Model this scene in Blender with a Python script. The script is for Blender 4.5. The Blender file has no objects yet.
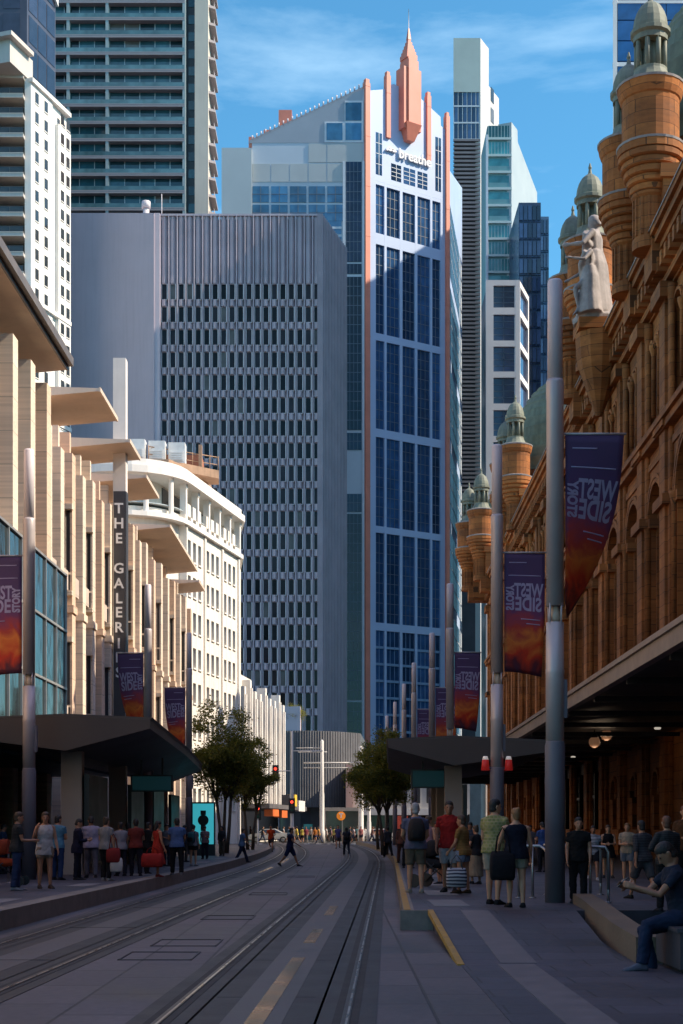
import bpy, math, random
from mathutils import Matrix, Vector
R = random.Random(7)
rad = math.radians
S = bpy.context.scene
COL = S.collection
F, VX, HY, CAMH = 1500.0, 341.5, 828.0, 1.5

def gx(px, Y): return (px - VX) / F * Y                 # metres to the side at distance Y
def gz(py, Y): return (HY - py) / F * Y + CAMH          # metres above the road at distance Y

# ------------------------------------------------------------------ materials
MATS = {}
def _nodes(name):
    m = bpy.data.materials.new(name); m.use_nodes = True
    nt = m.node_tree
    return m, nt, nt.nodes['Principled BSDF']
def N(nt, t, **kw):
    n = nt.nodes.new(t)
    for k, v in kw.items():
        if k in n.inputs: n.inputs[k].default_value = v
        else: setattr(n, k, v)
    return n
def mixc(nt, fac, a, b, mode='MIX'):
    n = nt.nodes.new('ShaderNodeMix'); n.data_type = 'RGBA'; n.blend_type = mode
    for i, v in ((0, fac), (6, a), (7, b)):
        if hasattr(v, 'links') or hasattr(v, 'is_output'): nt.links.new(v, n.inputs[i])
        else: n.inputs[i].default_value = v if i == 0 else (*v, 1)
    return n.outputs[2]
def ramp(nt, src, p0, p1, c0=(0,0,0), c1=(1,1,1)):
    n = nt.nodes.new('ShaderNodeValToRGB'); e = n.color_ramp.elements
    e[0].position = p0; e[1].position = p1; e[0].color = (*c0, 1); e[1].color = (*c1, 1)
    nt.links.new(src, n.inputs[0]); return n.outputs[0]
def coords(nt, axis='obj', scale=1):
    if axis == 'obj':
        return N(nt, 'ShaderNodeTexCoord').outputs['Object']
    g = N(nt, 'ShaderNodeNewGeometry'); sp = N(nt, 'ShaderNodeSeparateXYZ'); cb = N(nt, 'ShaderNodeCombineXYZ')
    nt.links.new(g.outputs['Position'], sp.inputs[0])
    for k, a in enumerate(axis): nt.links.new(sp.outputs['XYZ'.index(a.upper())], cb.inputs[k])
    return cb.outputs[0]
def mat(name, col, rough=.75, var=.18, scale=1.5, bump=.0, bscale=25., metal=0., spec=.5, rnd=0., streak=0.):
    if name in MATS: return MATS[name]
    m, nt, b = _nodes(name); L = nt.links.new
    co = coords(nt)
    n1 = N(nt, 'ShaderNodeTexNoise', Scale=scale, Detail=6., Roughness=.6); L(co, n1.inputs['Vector'])
    dark = tuple(c*(1-var*1.3) for c in col); lite = tuple(min(1, c*(1+var)) for c in col)
    c = mixc(nt, ramp(nt, n1.outputs['Fac'], .3, .7), dark, lite)
    if streak:                                            # rain streaks down a face
        mp = N(nt, 'ShaderNodeMapping'); mp.inputs['Scale'].default_value = (2.2, 2.2, .09); L(co, mp.inputs[0])
        n3 = N(nt, 'ShaderNodeTexNoise', Scale=1.3, Detail=5.); L(mp.outputs[0], n3.inputs['Vector'])
        f = ramp(nt, n3.outputs['Fac'], .48, .75)
        mm = N(nt, 'ShaderNodeMath', operation='MULTIPLY'); L(f, mm.inputs[0]); mm.inputs[1].default_value = streak
        c = mixc(nt, mm.outputs[0], c, tuple(x*.55 for x in col))
    if rnd:
        oi = N(nt, 'ShaderNodeObjectInfo')
        hv = N(nt, 'ShaderNodeHueSaturation'); L(c, hv.inputs['Color'])
        mr = N(nt, 'ShaderNodeMapRange'); L(oi.outputs['Random'], mr.inputs[0]); mr.inputs[3].default_value = 1-rnd; mr.inputs[4].default_value = 1+rnd
        L(mr.outputs[0], hv.inputs['Value']); c = hv.outputs[0]
    L(c, b.inputs['Base Color'])
    b.inputs['Metallic'].default_value = metal; b.inputs['Specular IOR Level'].default_value = spec
    L(ramp(nt, n1.outputs['Fac'], .2, .8, (max(.02, rough-.1),)*3, (min(1, rough+.12),)*3), b.inputs['Roughness'])
    if bump:
        n2 = N(nt, 'ShaderNodeTexNoise', Scale=bscale, Detail=5.); L(co, n2.inputs['Vector'])
        bp = N(nt, 'ShaderNodeBump', Strength=bump, Distance=.02); L(n2.outputs['Fac'], bp.inputs['Height']); L(bp.outputs[0], b.inputs['Normal'])
    MATS[name] = m; return m
def blocks(name, c1, c2, mortar, w, h, axis, rough=.8, msize=.012, bump=.3, var=.25, spec=.4, rot=0.):
    if name in MATS: return MATS[name]
    m, nt, b = _nodes(name); L = nt.links.new
    co = coords(nt, axis)
    mp = N(nt, 'ShaderNodeMapping'); L(co, mp.inputs[0]); mp.inputs['Rotation'].default_value = (0, 0, rot)
    br = N(nt, 'ShaderNodeTexBrick'); L(mp.outputs[0], br.inputs['Vector'])
    br.inputs['Scale'].default_value = 1; br.inputs['Brick Width'].default_value = w; br.inputs['Row Height'].default_value = h
    br.inputs['Mortar Size'].default_value = msize; br.inputs['Mortar Smooth'].default_value = .2
    br.inputs['Color1'].default_value = (*c1, 1); br.inputs['Color2'].default_value = (*c2, 1); br.inputs['Mortar'].default_value = (*mortar, 1)
    n1 = N(nt, 'ShaderNodeTexNoise', Scale=.35, Detail=8., Roughness=.65); L(co, n1.inputs['Vector'])
    c = mixc(nt, 1., br.outputs['Color'], ramp(nt, n1.outputs['Fac'], .25, .75, (1-var*1.5,)*3, (1+var,)*3), 'MULTIPLY')
    n2 = N(nt, 'ShaderNodeTexNoise', Scale=9., Detail=6.); L(co, n2.inputs['Vector'])
    c = mixc(nt, 1., c, ramp(nt, n2.outputs['Fac'], .25, .75, (.82,)*3, (1.15,)*3), 'MULTIPLY')
    L(c, b.inputs['Base Color']); b.inputs['Specular IOR Level'].default_value = spec
    L(ramp(nt, n1.outputs['Fac'], .3, .7, (max(.05, rough-.18),)*3, (min(1, rough+.1),)*3), b.inputs['Roughness'])
    if bump:
        bp = N(nt, 'ShaderNodeBump', Strength=bump, Distance=.02); mx = mixc(nt, .35, br.outputs['Fac'], n2.outputs['Fac'])
        inv = N(nt, 'ShaderNodeInvert'); L(mx, inv.inputs['Color']); L(inv.outputs[0], bp.inputs['Height']); L(bp.outputs[0], b.inputs['Normal'])
    MATS[name] = m; return m
def glass(name, col, rough=.06, rnd=.5, spec=.6, wob=.0, blinds=.0, coat=0.):
    if name in MATS: return MATS[name]
    m, nt, b = _nodes(name); L = nt.links.new
    co = coords(nt)
    oi = N(nt, 'ShaderNodeObjectInfo'); g = N(nt, 'ShaderNodeNewGeometry')
    wn = N(nt, 'ShaderNodeTexWhiteNoise'); wn.noise_dimensions = '2D'
    cb = N(nt, 'ShaderNodeCombineXYZ'); L(oi.outputs['Random'], cb.inputs[0]); L(g.outputs['Random Per Island'], cb.inputs[1]); L(cb.outputs[0], wn.inputs['Vector'])
    c = mixc(nt, wn.outputs['Value'], tuple(x*(1-rnd) for x in col), tuple(x*(1+rnd) for x in col))
    if blinds:
        wn2 = N(nt, 'ShaderNodeMath', operation='GREATER_THAN'); L(wn.outputs['Value'], wn2.inputs[0]); wn2.inputs[1].default_value = 1-blinds
        c = mixc(nt, wn2.outputs[0], c, (.16, .15, .14))
    n1 = N(nt, 'ShaderNodeTexNoise', Scale=.5, Detail=4.); L(co, n1.inputs['Vector'])
    c = mixc(nt, 1., c, ramp(nt, n1.outputs['Fac'], .3, .7, (.7,)*3, (1.25,)*3), 'MULTIPLY')
    L(c, b.inputs['Base Color']); b.inputs['Roughness'].default_value = rough; b.inputs['Specular IOR Level'].default_value = spec
    if coat: b.inputs['Metallic'].default_value = coat
    if wob:
        n2 = N(nt, 'ShaderNodeTexNoise', Scale=.7, Detail=2.); L(co, n2.inputs['Vector'])
        bp = N(nt, 'ShaderNodeBump', Strength=wob, Distance=.15); L(n2.outputs['Fac'], bp.inputs['Height']); L(bp.outputs[0], b.inputs['Normal'])
    MATS[name] = m; return m
def glow(name, col, st):
    if name in MATS: return MATS[name]
    m, nt, b = _nodes(name)
    b.inputs['Base Color'].default_value = (*col, 1); b.inputs['Emission Color'].default_value = (*col, 1); b.inputs['Emission Strength'].default_value = st
    MATS[name] = m; return m

# ------------------------------------------------------------------ mesh builder
class MB:
    def __init__(s, M=None): s.v = []; s.f = []; s.m = []; s.sm = []; s.M = M or Matrix(); s.mi = 0; s.uvz = None
    def add(s, vs, fs, smooth=False):
        n = len(s.v); M = s.M; fl = M.to_3x3().determinant() < 0
        s.v += [M @ Vector(p) for p in vs]
        for f in fs: s.f.append(tuple(i+n for i in (reversed(f) if fl else f)))
        s.m += [s.mi]*len(fs); s.sm += [smooth]*len(fs)
    def box(s, x0, x1, y0, y1, z0, z1):
        if x1 < x0: x0, x1 = x1, x0
        if y1 < y0: y0, y1 = y1, y0
        s.add([(x0,y0,z0),(x1,y0,z0),(x1,y1,z0),(x0,y1,z0),(x0,y0,z1),(x1,y0,z1),(x1,y1,z1),(x0,y1,z1)],
              [(0,3,2,1),(4,5,6,7),(0,1,5,4),(1,2,6,5),(2,3,7,6),(3,0,4,7)])
    def hull(s, bot, top):                                # two rings of the same count
        n = len(bot); s.add(list(bot)+list(top), [tuple(range(n))[::-1], tuple(range(n, 2*n))]+[(i, (i+1) % n, n+(i+1) % n, n+i) for i in range(n)])
    def prism(s, pts, z0, z1): s.hull([(x, y, z0) for x, y in pts], [(x, y, z1) for x, y in pts])
    def prism_uz(s, pts, n0, n1): s.hull([(u, n0, z) for u, z in pts], [(u, n1, z) for u, z in pts])
    def loft(s, rings, cap=True, smooth=True):
        k = len(rings[0]); vs = [p for r in rings for p in r]; fs = []
        for a in range(len(rings)-1):
            for i in range(k): fs.append((a*k+i, a*k+(i+1) % k, (a+1)*k+(i+1) % k, (a+1)*k+i))
        s.add(vs, fs, smooth)
        if cap:
            n = len(s.v)-len(vs)
            for f in (tuple(range(k))[::-1], tuple(range((len(rings)-1)*k, len(rings)*k))):
                s.f.append(tuple(i+n for i in f)); s.m.append(s.mi); s.sm.append(False)
    def tube(s, p0, p1, r0, r1=None, n=8, smooth=True): s.path([p0, p1], [r0, r0 if r1 is None else r1], n, smooth)
    def path(s, pts, rs, n=8, smooth=True, sq=None):
        if not isinstance(rs, (list, tuple)): rs = [rs]*len(pts)
        pts = [Vector(p) for p in pts]; rings = []; up0 = None
        for i, p in enumerate(pts):
            d = (pts[min(i+1, len(pts)-1)]-pts[max(i-1, 0)]).normalized()
            if up0 is None: up0 = Vector((0,0,1)) if abs(d.z) < .9 else Vector((0,1,0))
            a = d.cross(up0).normalized(); b = a.cross(d).normalized(); up0 = b
            rings.append([p+(a*math.cos(2*math.pi*k/n)+b*math.sin(2*math.pi*k/n))*rs[i] for k in range(n)])
        s.loft(rings, True, smooth)
    def lathe(s, prof, c=(0,0,0), n=16, smooth=True, a0=0., sx=1., sy=1.):
        s.loft([[(c[0]+r*sx*math.cos(a0+2*math.pi*k/n), c[1]+r*sy*math.sin(a0+2*math.pi*k/n), c[2]+z) for k in range(n)] for r, z in prof], True, smooth)
    def ball(s, c, rx, ry=None, rz=None, n=10, m=7):
        ry = ry or rx; rz = rz or rx
        s.loft([[(c[0]+rx*math.sin(t)*math.cos(2*math.pi*k/n), c[1]+ry*math.sin(t)*math.sin(2*math.pi*k/n), c[2]-rz*math.cos(t)) for k in range(n)]
                for t in [max(.08, min(math.pi-.08, math.pi*j/m)) for j in range(m+1)]])
    def quad(s, a, b, c, d): s.add([a, b, c, d], [(0,1,2,3)])
    def arch(s, u0, u1, z0, z1, a0, a1, zb, zs, n0, n1, seg=10, point=1.):   # wall panel u0..u1, z0..z1 with a round-headed hole a0..a1 from zb up to spring zs; n1 is the face, n0 the back
        c, r = (a0+a1)/2, (a1-a0)/2
        if zb > z0: s.box(u0, u1, n0, n1, z0, zb)
        s.box(u0, a0, n0, n1, zb, zs); s.box(a1, u1, n0, n1, zb, zs)
        ar = [(c-r*math.cos(math.pi*k/seg), zs+r*point*math.sin(math.pi*k/seg)) for k in range(seg+1)]
        tp = [(u0+(u1-u0)*k/seg, z1) for k in range(seg+1)]
        for k in range(seg):
            q = [ar[k], ar[k+1], tp[k+1], tp[k]]
            if k == 0: q = [ar[0], ar[1], tp[1], tp[0], (u0, zs)]
            if k == seg-1: q = [ar[k], ar[k+1], (u1, zs), tp[seg], tp[k]]
            s.hull([(u, n0, z) for u, z in q], [(u, n1, z) for u, z in q])
    def archfill(s, a0, a1, zb, zs, n, seg=10, d=.06):
        c, r = (a0+a1)/2, (a1-a0)/2
        pts = [(a0, zb), (a1, zb)]+[(c+r*math.cos(math.pi*k/seg), zs+r*math.sin(math.pi*k/seg)) for k in range(seg+1)]
        s.hull([(u, n-d, z) for u, z in pts], [(u, n, z) for u, z in pts])
    def archtrim(s, a0, a1, zs, n0, n1, w, seg=12):
        c, r = (a0+a1)/2, (a1-a0)/2
        for k in range(seg):
            t0, t1 = math.pi*k/seg, math.pi*(k+1)/seg
            q = [(c+rr*math.cos(t), zs+rr*math.sin(t)) for rr, t in ((r, t0), (r+w, t0), (r+w, t1), (r, t1))]
            s.hull([(u, n0, z) for u, z in q], [(u, n1, z) for u, z in q])
    def mesh(s, name, mats, off=None):
        me = bpy.data.meshes.new(name)
        o = Vector(off) if off else Vector()
        me.from_pydata([tuple(v-o) for v in s.v], [], s.f)
        for m in (mats if isinstance(mats, (list, tuple)) else [mats]): me.materials.append(m)
        me.polygons.foreach_set('material_index', s.m); me.polygons.foreach_set('use_smooth', s.sm)
        me.validate(); me.update(); return me

def frame(O, d, n=None):                                  # facade frame: u along d, v outward, z up
    d = Vector((d[0], d[1], 0)).normalized()
    n = Vector((n[0], n[1], 0)).normalized() if n else Vector((0,0,1)).cross(d)
    M = Matrix.Identity(4)
    for i in range(3): M[i][0] = d[i]; M[i][1] = n[i]; M[i][3] = O[i]
    return M

# ------------------------------------------------------------------ things and parts
def props(o, label=None, cat=None, group=None, kind=None):
    for k, v in (('label', label), ('category', cat), ('group', group), ('kind', kind)):
        if v: o[k] = v
    return o
def thing(name, label, cat, loc=(0,0,0), rot=0., group=None):
    o = bpy.data.objects.new(name, None); COL.objects.link(o); o.empty_display_size = .3
    o.location = loc; o.rotation_euler = (0,0,rot)
    return props(o, label, cat, group)
def part(name, mb, m, parent, world=True, label=None, stuff=False):
    me = mb.mesh(name, m, tuple(parent.location) if world else None) if isinstance(mb, MB) else mb
    o = bpy.data.objects.new(name, me); COL.objects.link(o); o.parent = parent
    if world and parent.type == 'MESH':
        pass
    if label: o['label'] = label
    if stuff: o['kind'] = 'stuff'
    return o
def sub(name, mb, m, prt, root, label=None):             # sub-part built in world coordinates of a root at root.location
    me = mb.mesh(name, m, tuple(root.location)); o = bpy.data.objects.new(name, me); COL.objects.link(o); o.parent = prt
    if label: o['label'] = label
    return o
def solo(name, mb, m, label, cat, group=None, loc=None):
    me = mb.mesh(name, m, loc); o = bpy.data.objects.new(name, me); COL.objects.link(o)
    if loc: o.location = loc
    return props(o, label, cat, group)
def struct(name, mb, m, kind='structure'):
    o = bpy.data.objects.new(name, mb.mesh(name, m)); COL.objects.link(o); o['kind'] = kind; return o
def dup(root, loc, rot=None, label=None):
    def cp(o, par):
        c = o.copy(); COL.objects.link(c)
        if par: c.parent = par
        for ch in o.children: cp(ch, c)
        return c
    r = cp(root, None); r.location = loc
    if rot is not None: r.rotation_euler = (0,0,rot)
    if label: r['label'] = label
    return r
def repeat(name, protos, mats, places, parent, limit=100):
    """one part per place (list of matrices in the world); protos: meshes to choose from, as MBs"""
    pl = Vector(parent.location); mes = [p.mesh(name, mats) for p in protos]
    cam = Vector((0,0,CAMH)); pos = sorted(places, key=lambda M: (M.translation-cam).length)
    for i, M in enumerate(pos[:limit]):
        o = bpy.data.objects.new(name, mes[R.randrange(len(mes))]); COL.objects.link(o); o.parent = parent
        M = M.copy(); M.translation -= pl; o.matrix_basis = M
    if len(pos) > limit:
        mb = MB()
        for M in pos[limit:]:
            p = protos[R.randrange(len(protos))]; mb.M = M
            n = len(mb.v); mb.v += [M @ v for v in p.v]; mb.f += [tuple(i+n for i in f) for f in p.f]; mb.m += p.m; mb.sm += p.sm
        part(name, mb, mats, parent, stuff=True)
def text_mb(txt, size, M, depth=.02, align='CENTER', bold=.0, sx=1., fn=None, sub_=0):
    cu = bpy.data.curves.new('lettering', 'FONT'); cu.body = txt; cu.size = size; cu.align_x = align; cu.align_y = 'CENTER'
    cu.extrude = depth; cu.offset = bold; cu.resolution_u = 3
    o = bpy.data.objects.new('lettering', cu); COL.objects.link(o)
    dg = bpy.context.evaluated_depsgraph_get(); me = bpy.data.meshes.new_from_object(o.evaluated_get(dg))
    mb = MB(M); mb.add([(v.co.x*sx, v.co.y, v.co.z) if fn is None else fn(v.co.x*sx, v.co.y, v.co.z) for v in me.vertices], [tuple(p.vertices) for p in me.polygons])
    bpy.data.objects.remove(o); bpy.data.curves.remove(cu); bpy.data.meshes.remove(me)
    return mb

# ------------------------------------------------------------------ camera, light, sky
cam = bpy.data.cameras.new('camera'); co = bpy.data.objects.new('camera', cam); COL.objects.link(co); S.camera = co
co.location = (0, 0, CAMH); co.rotation_euler = (rad(90), 0, 0)
cam.sensor_fit = 'VERTICAL'; cam.sensor_height = 36; cam.sensor_width = 24; cam.lens = F/1024*36
cam.shift_y = (HY-512)/1024; cam.shift_x = 0; cam.clip_start = .1; cam.clip_end = 9000
SUN_EL, SUN_AZ = 41., 96.                                # azimuth clockwise from +Y
sd = bpy.data.lights.new('sun', 'SUN'); so = bpy.data.objects.new('sun', sd); COL.objects.link(so)
sd.energy = 4.6; sd.angle = rad(.53); sd.color = (1, .86, .68)
a, e = rad(SUN_AZ), rad(SUN_EL)
so.rotation_euler = Vector((math.sin(a)*math.cos(e), math.cos(a)*math.cos(e), math.sin(e))).to_track_quat('Z', 'Y').to_euler()
W = bpy.data.worlds.new('World'); S.world = W; W.use_nodes = True
nt = W.node_tree; bg = nt.nodes['Background']; L = nt.links.new
sky = N(nt, 'ShaderNodeTexSky'); sky.sky_type = 'NISHITA'; sky.sun_disc = False
sky.sun_elevation = e; sky.sun_rotation = a; sky.air_density = 1.0; sky.dust_density = .4; sky.ozone_density = 1.6; sky.altitude = 50
tc = N(nt, 'ShaderNodeTexCoord')
mp = N(nt, 'ShaderNodeMapping'); mp.inputs['Scale'].default_value = (1.3, 1.3, 5.5); mp.inputs['Location'].default_value = (.35, .1, .4); L(tc.outputs['Generated'], mp.inputs[0])
cn = N(nt, 'ShaderNodeTexNoise', Scale=2.6, Detail=9., Roughness=.58, Distortion=.35); L(mp.outputs[0], cn.inputs['Vector'])
cf = ramp(nt, cn.outputs['Fac'], .46, .78, (0,0,0), (.42,)*3)
sx_ = N(nt, 'ShaderNodeSeparateXYZ'); L(tc.outputs['Generated'], sx_.inputs[0])
tint = ramp(nt, sx_.outputs['Z'], .50, .70, (.42, .90, 1.0), (1.34, .96, 1.08))
skc = mixc(nt, 1., sky.outputs[0], tint, 'MULTIPLY')
cl = mixc(nt, cf, skc, (5.6, 7.4, 8.4))
L(cl, bg.inputs['Color']); bg.inputs['Strength'].default_value = .15
S.view_settings.view_transform = 'Standard'; S.view_settings.look = 'None'; S.view_settings.gamma = 1; S.view_settings.exposure = 0.6
S.cycles.max_bounces = 6; S.cycles.diffuse_bounces = 3; S.cycles.glossy_bounces = 3; S.cycles.caustics_reflective = False; S.cycles.caustics_refractive = False
S.cycles.use_denoising = True
# ================================================================== ground, tracks, platforms
asphalt = mat('asphalt', (.055,.053,.056), .85, .3, .8, .4, 60)
paving = blocks('granite_setts', (.135,.110,.116), (.095,.079,.085), (.034,.029,.031), 1.5, .75, 'yx', .6, .016, .4, .5, .5)
footpave = blocks('footpath_stone', (.076,.070,.092), (.056,.052,.070), (.027,.025,.030), .9, .6, 'xy', .6, .012, .3, .5, .5)
kerbst = mat('kerb_stone', (.21,.18,.155), .7, .25, 2.5, .3, 30)
palestone = mat('pale_stone', (.19,.18,.185), .65, .2, 2., .2, 30)
steel = mat('rail_steel', (.10,.085,.08), .38, .2, 3., metal=.7)
shine = mat('rail_shine', (.62,.56,.52), .28, .15, 2., metal=1.)
stripm = mat('contact_strip', (.105,.09,.088), .5, .3, 1.3, .2, 40)
groove = mat('rail_groove', (.022,.02,.02), .7, .2, 3.)
darkband = mat('track_slab', (.030,.026,.027), .55, .3, 1.2, .2, 40)
glintm = mat('power_strip_and_glint', (.50,.26,.115), .22, .8, 1.1, .15, 30, metal=.7)  # warm glint on the centre power strip, put into a bronze colour
yellow = mat('yellow_paint', (.42,.23,.035), .6, .25, 4., .1, 40)
def Bc(Y):
    b = .031*(min(Y, 55)-11.5)
    if Y > 55: t = Y-55; b += .031*t-.00048*t*t
    return b
def Bl(Y): return .031*(Y-11.5)-(.00056*(Y-40)**2 if Y > 40 else 0)
YS = [0, 6, 11, 16, 21, 26, 31, 36, 41]+list(range(44, 200, 4))
def ribbon(mb, fn, o0, o1, z0, z1, y0=0, y1=150, step=None):
    ys = [y for y in YS if y0 < y < y1]; ys = [y0]+ys+[y1]
    rings = [[(fn(y)+o0, y, z0), (fn(y)+o1, y, z0), (fn(y)+o1, y, z1), (fn(y)+o0, y, z1)] for y in ys]
    mb.loft(rings, True, False)
g = MB(); g.quad((-4000,-2000,0),(4000,-2000,0),(4000,7000,0),(-4000,7000,0)); struct('ground', g, asphalt)
g = MB(); ribbon(g, Bc, -7.2, 3.2, -.2, .004, -20, 138); struct('tram_road', g, paving)
g = MB(); ribbon(g, Bl, -6.2, -2.4, -.2, .0075, 40, 138); struct('tram_road', g, paving)
RO = (.027, -1.408); LO = (-3.19, -4.625)
for nm, fn, offs in (('inbound', Bc, RO), ('outbound', Bl, LO)):
    bed = MB(); r = MB(); shn = MB(); gv = MB(); aps = MB(); seg = MB()
    for o in offs:
        ribbon(bed, fn, o-.24, o+.24, -.1, .010)
        ribbon(gv, fn, o-.10, o+.10, -.1, .0135)
        ribbon(r, fn, o-.032, o+.032, -.1, .020); ribbon(shn, fn, o+.002, o+.020, -.1, .0215)
    c = sum(offs)/2
    ribbon(bed, fn, c-.50, c-.235, -.1, .010); ribbon(bed, fn, c+.235, c+.50, -.1, .010)
    ribbon(aps, fn, c-.235, c+.235, -.1, .0125)
    for (y0, y1) in (((9., 17.2), (19.4, 22.), (25.6, 28.5)) if nm == 'inbound' else ((50, 57), (63, 74), (88, 100))):
        ribbon(seg, fn, c-.05, c+.10, -.1, .0165, y0, y1)  # glint laid along the power strip as bright pieces
    struct('track_bed', bed, darkband); struct('rail_groove', gv, groove); struct('tram_rail', r, steel); struct('power_strip_and_glint', aps, stripm); struct('rail_shine', shn, shine); struct('strip_glint', seg, glintm)
cov = MB()
for y, o in ((17.5,-2.3),(19.5,-2.25),(25,-2.3),(34,-2.35),(46,-2.3)):
    x = Bc(y)+o; w, d, t = .42, .55, .022
    for q in ((x-w,x+w,y-d,y-d+t),(x-w,x+w,y+d-t,y+d),(x-w,x-w+t,y-d,y+d),(x+w-t,x+w,y-d,y+d)): cov.box(*q, -.1, .0145)
struct('track_cover', cov, mat('cover_frame', (.055,.047,.05), .6, .2, 3.))
g = MB()
for y in (13.2, 16.9, 22.4, 28, 36, 45, 56, 68, 80): g.box(Bc(y)-1.15, Bc(y)-.75, y, y+.035, -.1, .011); g.box(Bc(y)-.6+.0, Bc(y)-.28, y, y+.035, -.1, .0112); g.box(Bl(y)-4.4, Bl(y)-3.4, y, y+.04, -.1, .0145)
struct('paving_joint', g, groove)
# left platform and footpath
PH = .29
def leftedge(Y): return Bl(Y)-5.27+(.9*((Y-100)/40)**2 if Y > 100 else 0)
ysl = [-20, 0, 10, 15, 20, 25, 30, 35, 40, 45, 50, 55, 60, 66, 72, 80, 90, 100, 110]
pl = MB()
pl.prism([(leftedge(max(y, 0))-.34, y) for y in ysl]+[(-13.2, 110), (-13.2, -20)], -.2, PH)
struct('platform_pavement', pl, footpave)
kb = MB(); kb.loft([[(leftedge(max(y,0))-.34, y, -.2), (leftedge(max(y,0)), y, -.2), (leftedge(max(y,0)), y, PH+.006), (leftedge(max(y,0))-.34, y, PH+.006)] for y in ysl], True, False)
struct('platform_kerb', kb, kerbst)
g = MB()
for y in (24, 31, 38, 45, 52, 59): g.loft([[(leftedge(y+k)-1.05, y+k, PH-.1), (leftedge(y+k)-.6, y+k, PH-.1), (leftedge(y+k)-.6, y+k, PH+.006), (leftedge(y+k)-1.05, y+k, PH+.006)] for k in (0, 1.6)], True, False)
struct('platform_marking', g, palestone)
# right platform, ramp and footpath
def rightedge(Y): return Bc(Y)+.58
ysr = [22.05, 26, 30, 35, 40, 46, 52, 58, 64, 70, 78, 86, 96, 106, 116, 126, 136]
pr = MB(); pr.prism([(11.6, 22.05), (11.6+.0163*114, 136)]+[(rightedge(y)+.16, y) for y in ysr[::-1]], -.2, PH); struct('platform_pavement', pr, footpave)
kb = MB(); kb.loft([[(rightedge(y), y, -.2), (rightedge(y)+.16, y, -.2), (rightedge(y)+.16, y, PH+.006), (rightedge(y), y, PH+.006)] for y in ysr], True, False)
struct('platform_kerb', kb, kerbst)
kb = MB(); kb.loft([[(rightedge(y)+.01, y, PH), (rightedge(y)+.11, y, PH), (rightedge(y)+.11, y, PH+.012), (rightedge(y)+.01, y, PH+.012)] for y in ysr[:9]], True, False)
struct('platform_marking', kb, yellow)
fr = MB(); fr.box(.86, 1.34, 21.93, 22.04, -.1, PH+.006); struct('platform_kerb', fr, kerbst)
rp = MB(); rp.hull([(1.34, 16.4, -.2), (3.05, 16.4, -.2), (3.45, 22.04, -.2), (1.34, 22.04, -.2)], [(1.34, 16.4, .006), (3.05, 16.4, .006), (3.45, 22.04, PH), (1.34, 22.04, PH)]); struct('platform_ramp', rp, footpave)
yr = MB(); yr.hull([(1.26, 16.3, -.03), (1.338, 16.3, -.03), (1.338, 21.92, PH-.05), (1.26, 21.92, PH-.05)], [(1.26, 16.3, .02), (1.338, 16.3, .02), (1.338, 21.92, PH+.02), (1.26, 21.92, PH+.02)]); struct('ramp_edge', yr, yellow)
nf = MB(); nf.prism([(1.3, -20), (12, -20), (12, 22.04), (3.3, 22.04), (3.05, 16.4), (1.3, 16.4)], -.2, .012); struct('footpath', nf, footpave)
ts = MB(); ts.hull([(1.75, 16.5, -.1), (2.15, 16.5, -.1), (2.15, 22, -.1), (1.75, 22, -.1)], [(1.75, 16.5, .017), (2.15, 16.5, .017), (2.15, 22, PH+.008), (1.75, 22, PH+.008)])
ts.box(1.7, 2.1, 8, 16.35, -.1, .019); struct('footpath_marking', ts, mat('tactile', (.15,.13,.135), .65, .2, 3.))
g = MB()
for y in (23.2, 27, 31.5, 37): g.box(rightedge(y)+.5, rightedge(y)+1.05, y, y+2.0, PH-.1, PH+.006)
struct('platform_marking', g, palestone)
# crossing stripes far down the street
g = MB()
for k in range(14): g.box(-9+k*1.1, -8.5+k*1.1, 139, 142.5, -.1, .012)
struct('crossing_marking', g, mat('white_paint', (.6,.58,.55), .7, .2, 3.))

# ================================================================== Romanesque sandstone arcade (right)
Q = frame((11.7, 0, 0), (.0163, 1), (-1, .0163)) @ Matrix.Diagonal((1, 1, .962, 1))
stone = blocks('sandstone', (.45,.165,.044), (.31,.107,.030), (.12,.05,.02), 1.1, .52, 'yz', .85, .014, .6, .5, .3)
stonep = blocks('sandstone_carved', (.44,.162,.046), (.30,.107,.033), (.13,.055,.022), .8, .48, 'yz', .85, .012, .6, .5, .3)
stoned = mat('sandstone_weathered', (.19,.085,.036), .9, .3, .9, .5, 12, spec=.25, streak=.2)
lead = mat('lead_flashing', (.30,.27,.26), .6, .2, 3.)
copper = mat('copper_patina', (.155,.18,.125), .65, .28, 1.2, .3, 10, streak=.7)
copper2 = mat('copper_lantern', (.185,.20,.15), .65, .25, 1.6, .3, 10, streak=.6)
qglass = glass('arcade_glass', (.02,.018,.016), .12, .5, .5)
marble = mat('statue_marble', (.34,.30,.285), .7, .25, 2., .3, 12, streak=.5)
UEND = 142.
qv = thing('sandstone_arcade', 'long orange brown sandstone arcade with turrets, arches and green copper domes', 'building', (14, 75, 0))
TUR = [(58, .7, .9), (62.8, .7, .9), (73.3, .75, .9), (78.3, .9, .9), (112.5, .5, .9), (118, .7, .9), (135.3, 1.3, .92), (141, 2., .92)]
piers = [-6, -1, 4, 9, 14, 19, 24, 29, 34, 39, 44, 51, 58, 62.8, 68, 73.3, 78.3]
k = 78.3
while k < 110: k += 5.7; piers.append(k)
piers[-1] = 112.5; piers += [118, 122.3, 126.6, 131, 135.3, 141]
w = MB(Q)                                               # wall: body, spandrels, recess backs
w.box(-8, UEND, -26, -.9, 0, 25.2)
w.box(-8, UEND, -26, -2.5, 25.2, 27.2)
band = MB(Q); arc = MB(Q)
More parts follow.
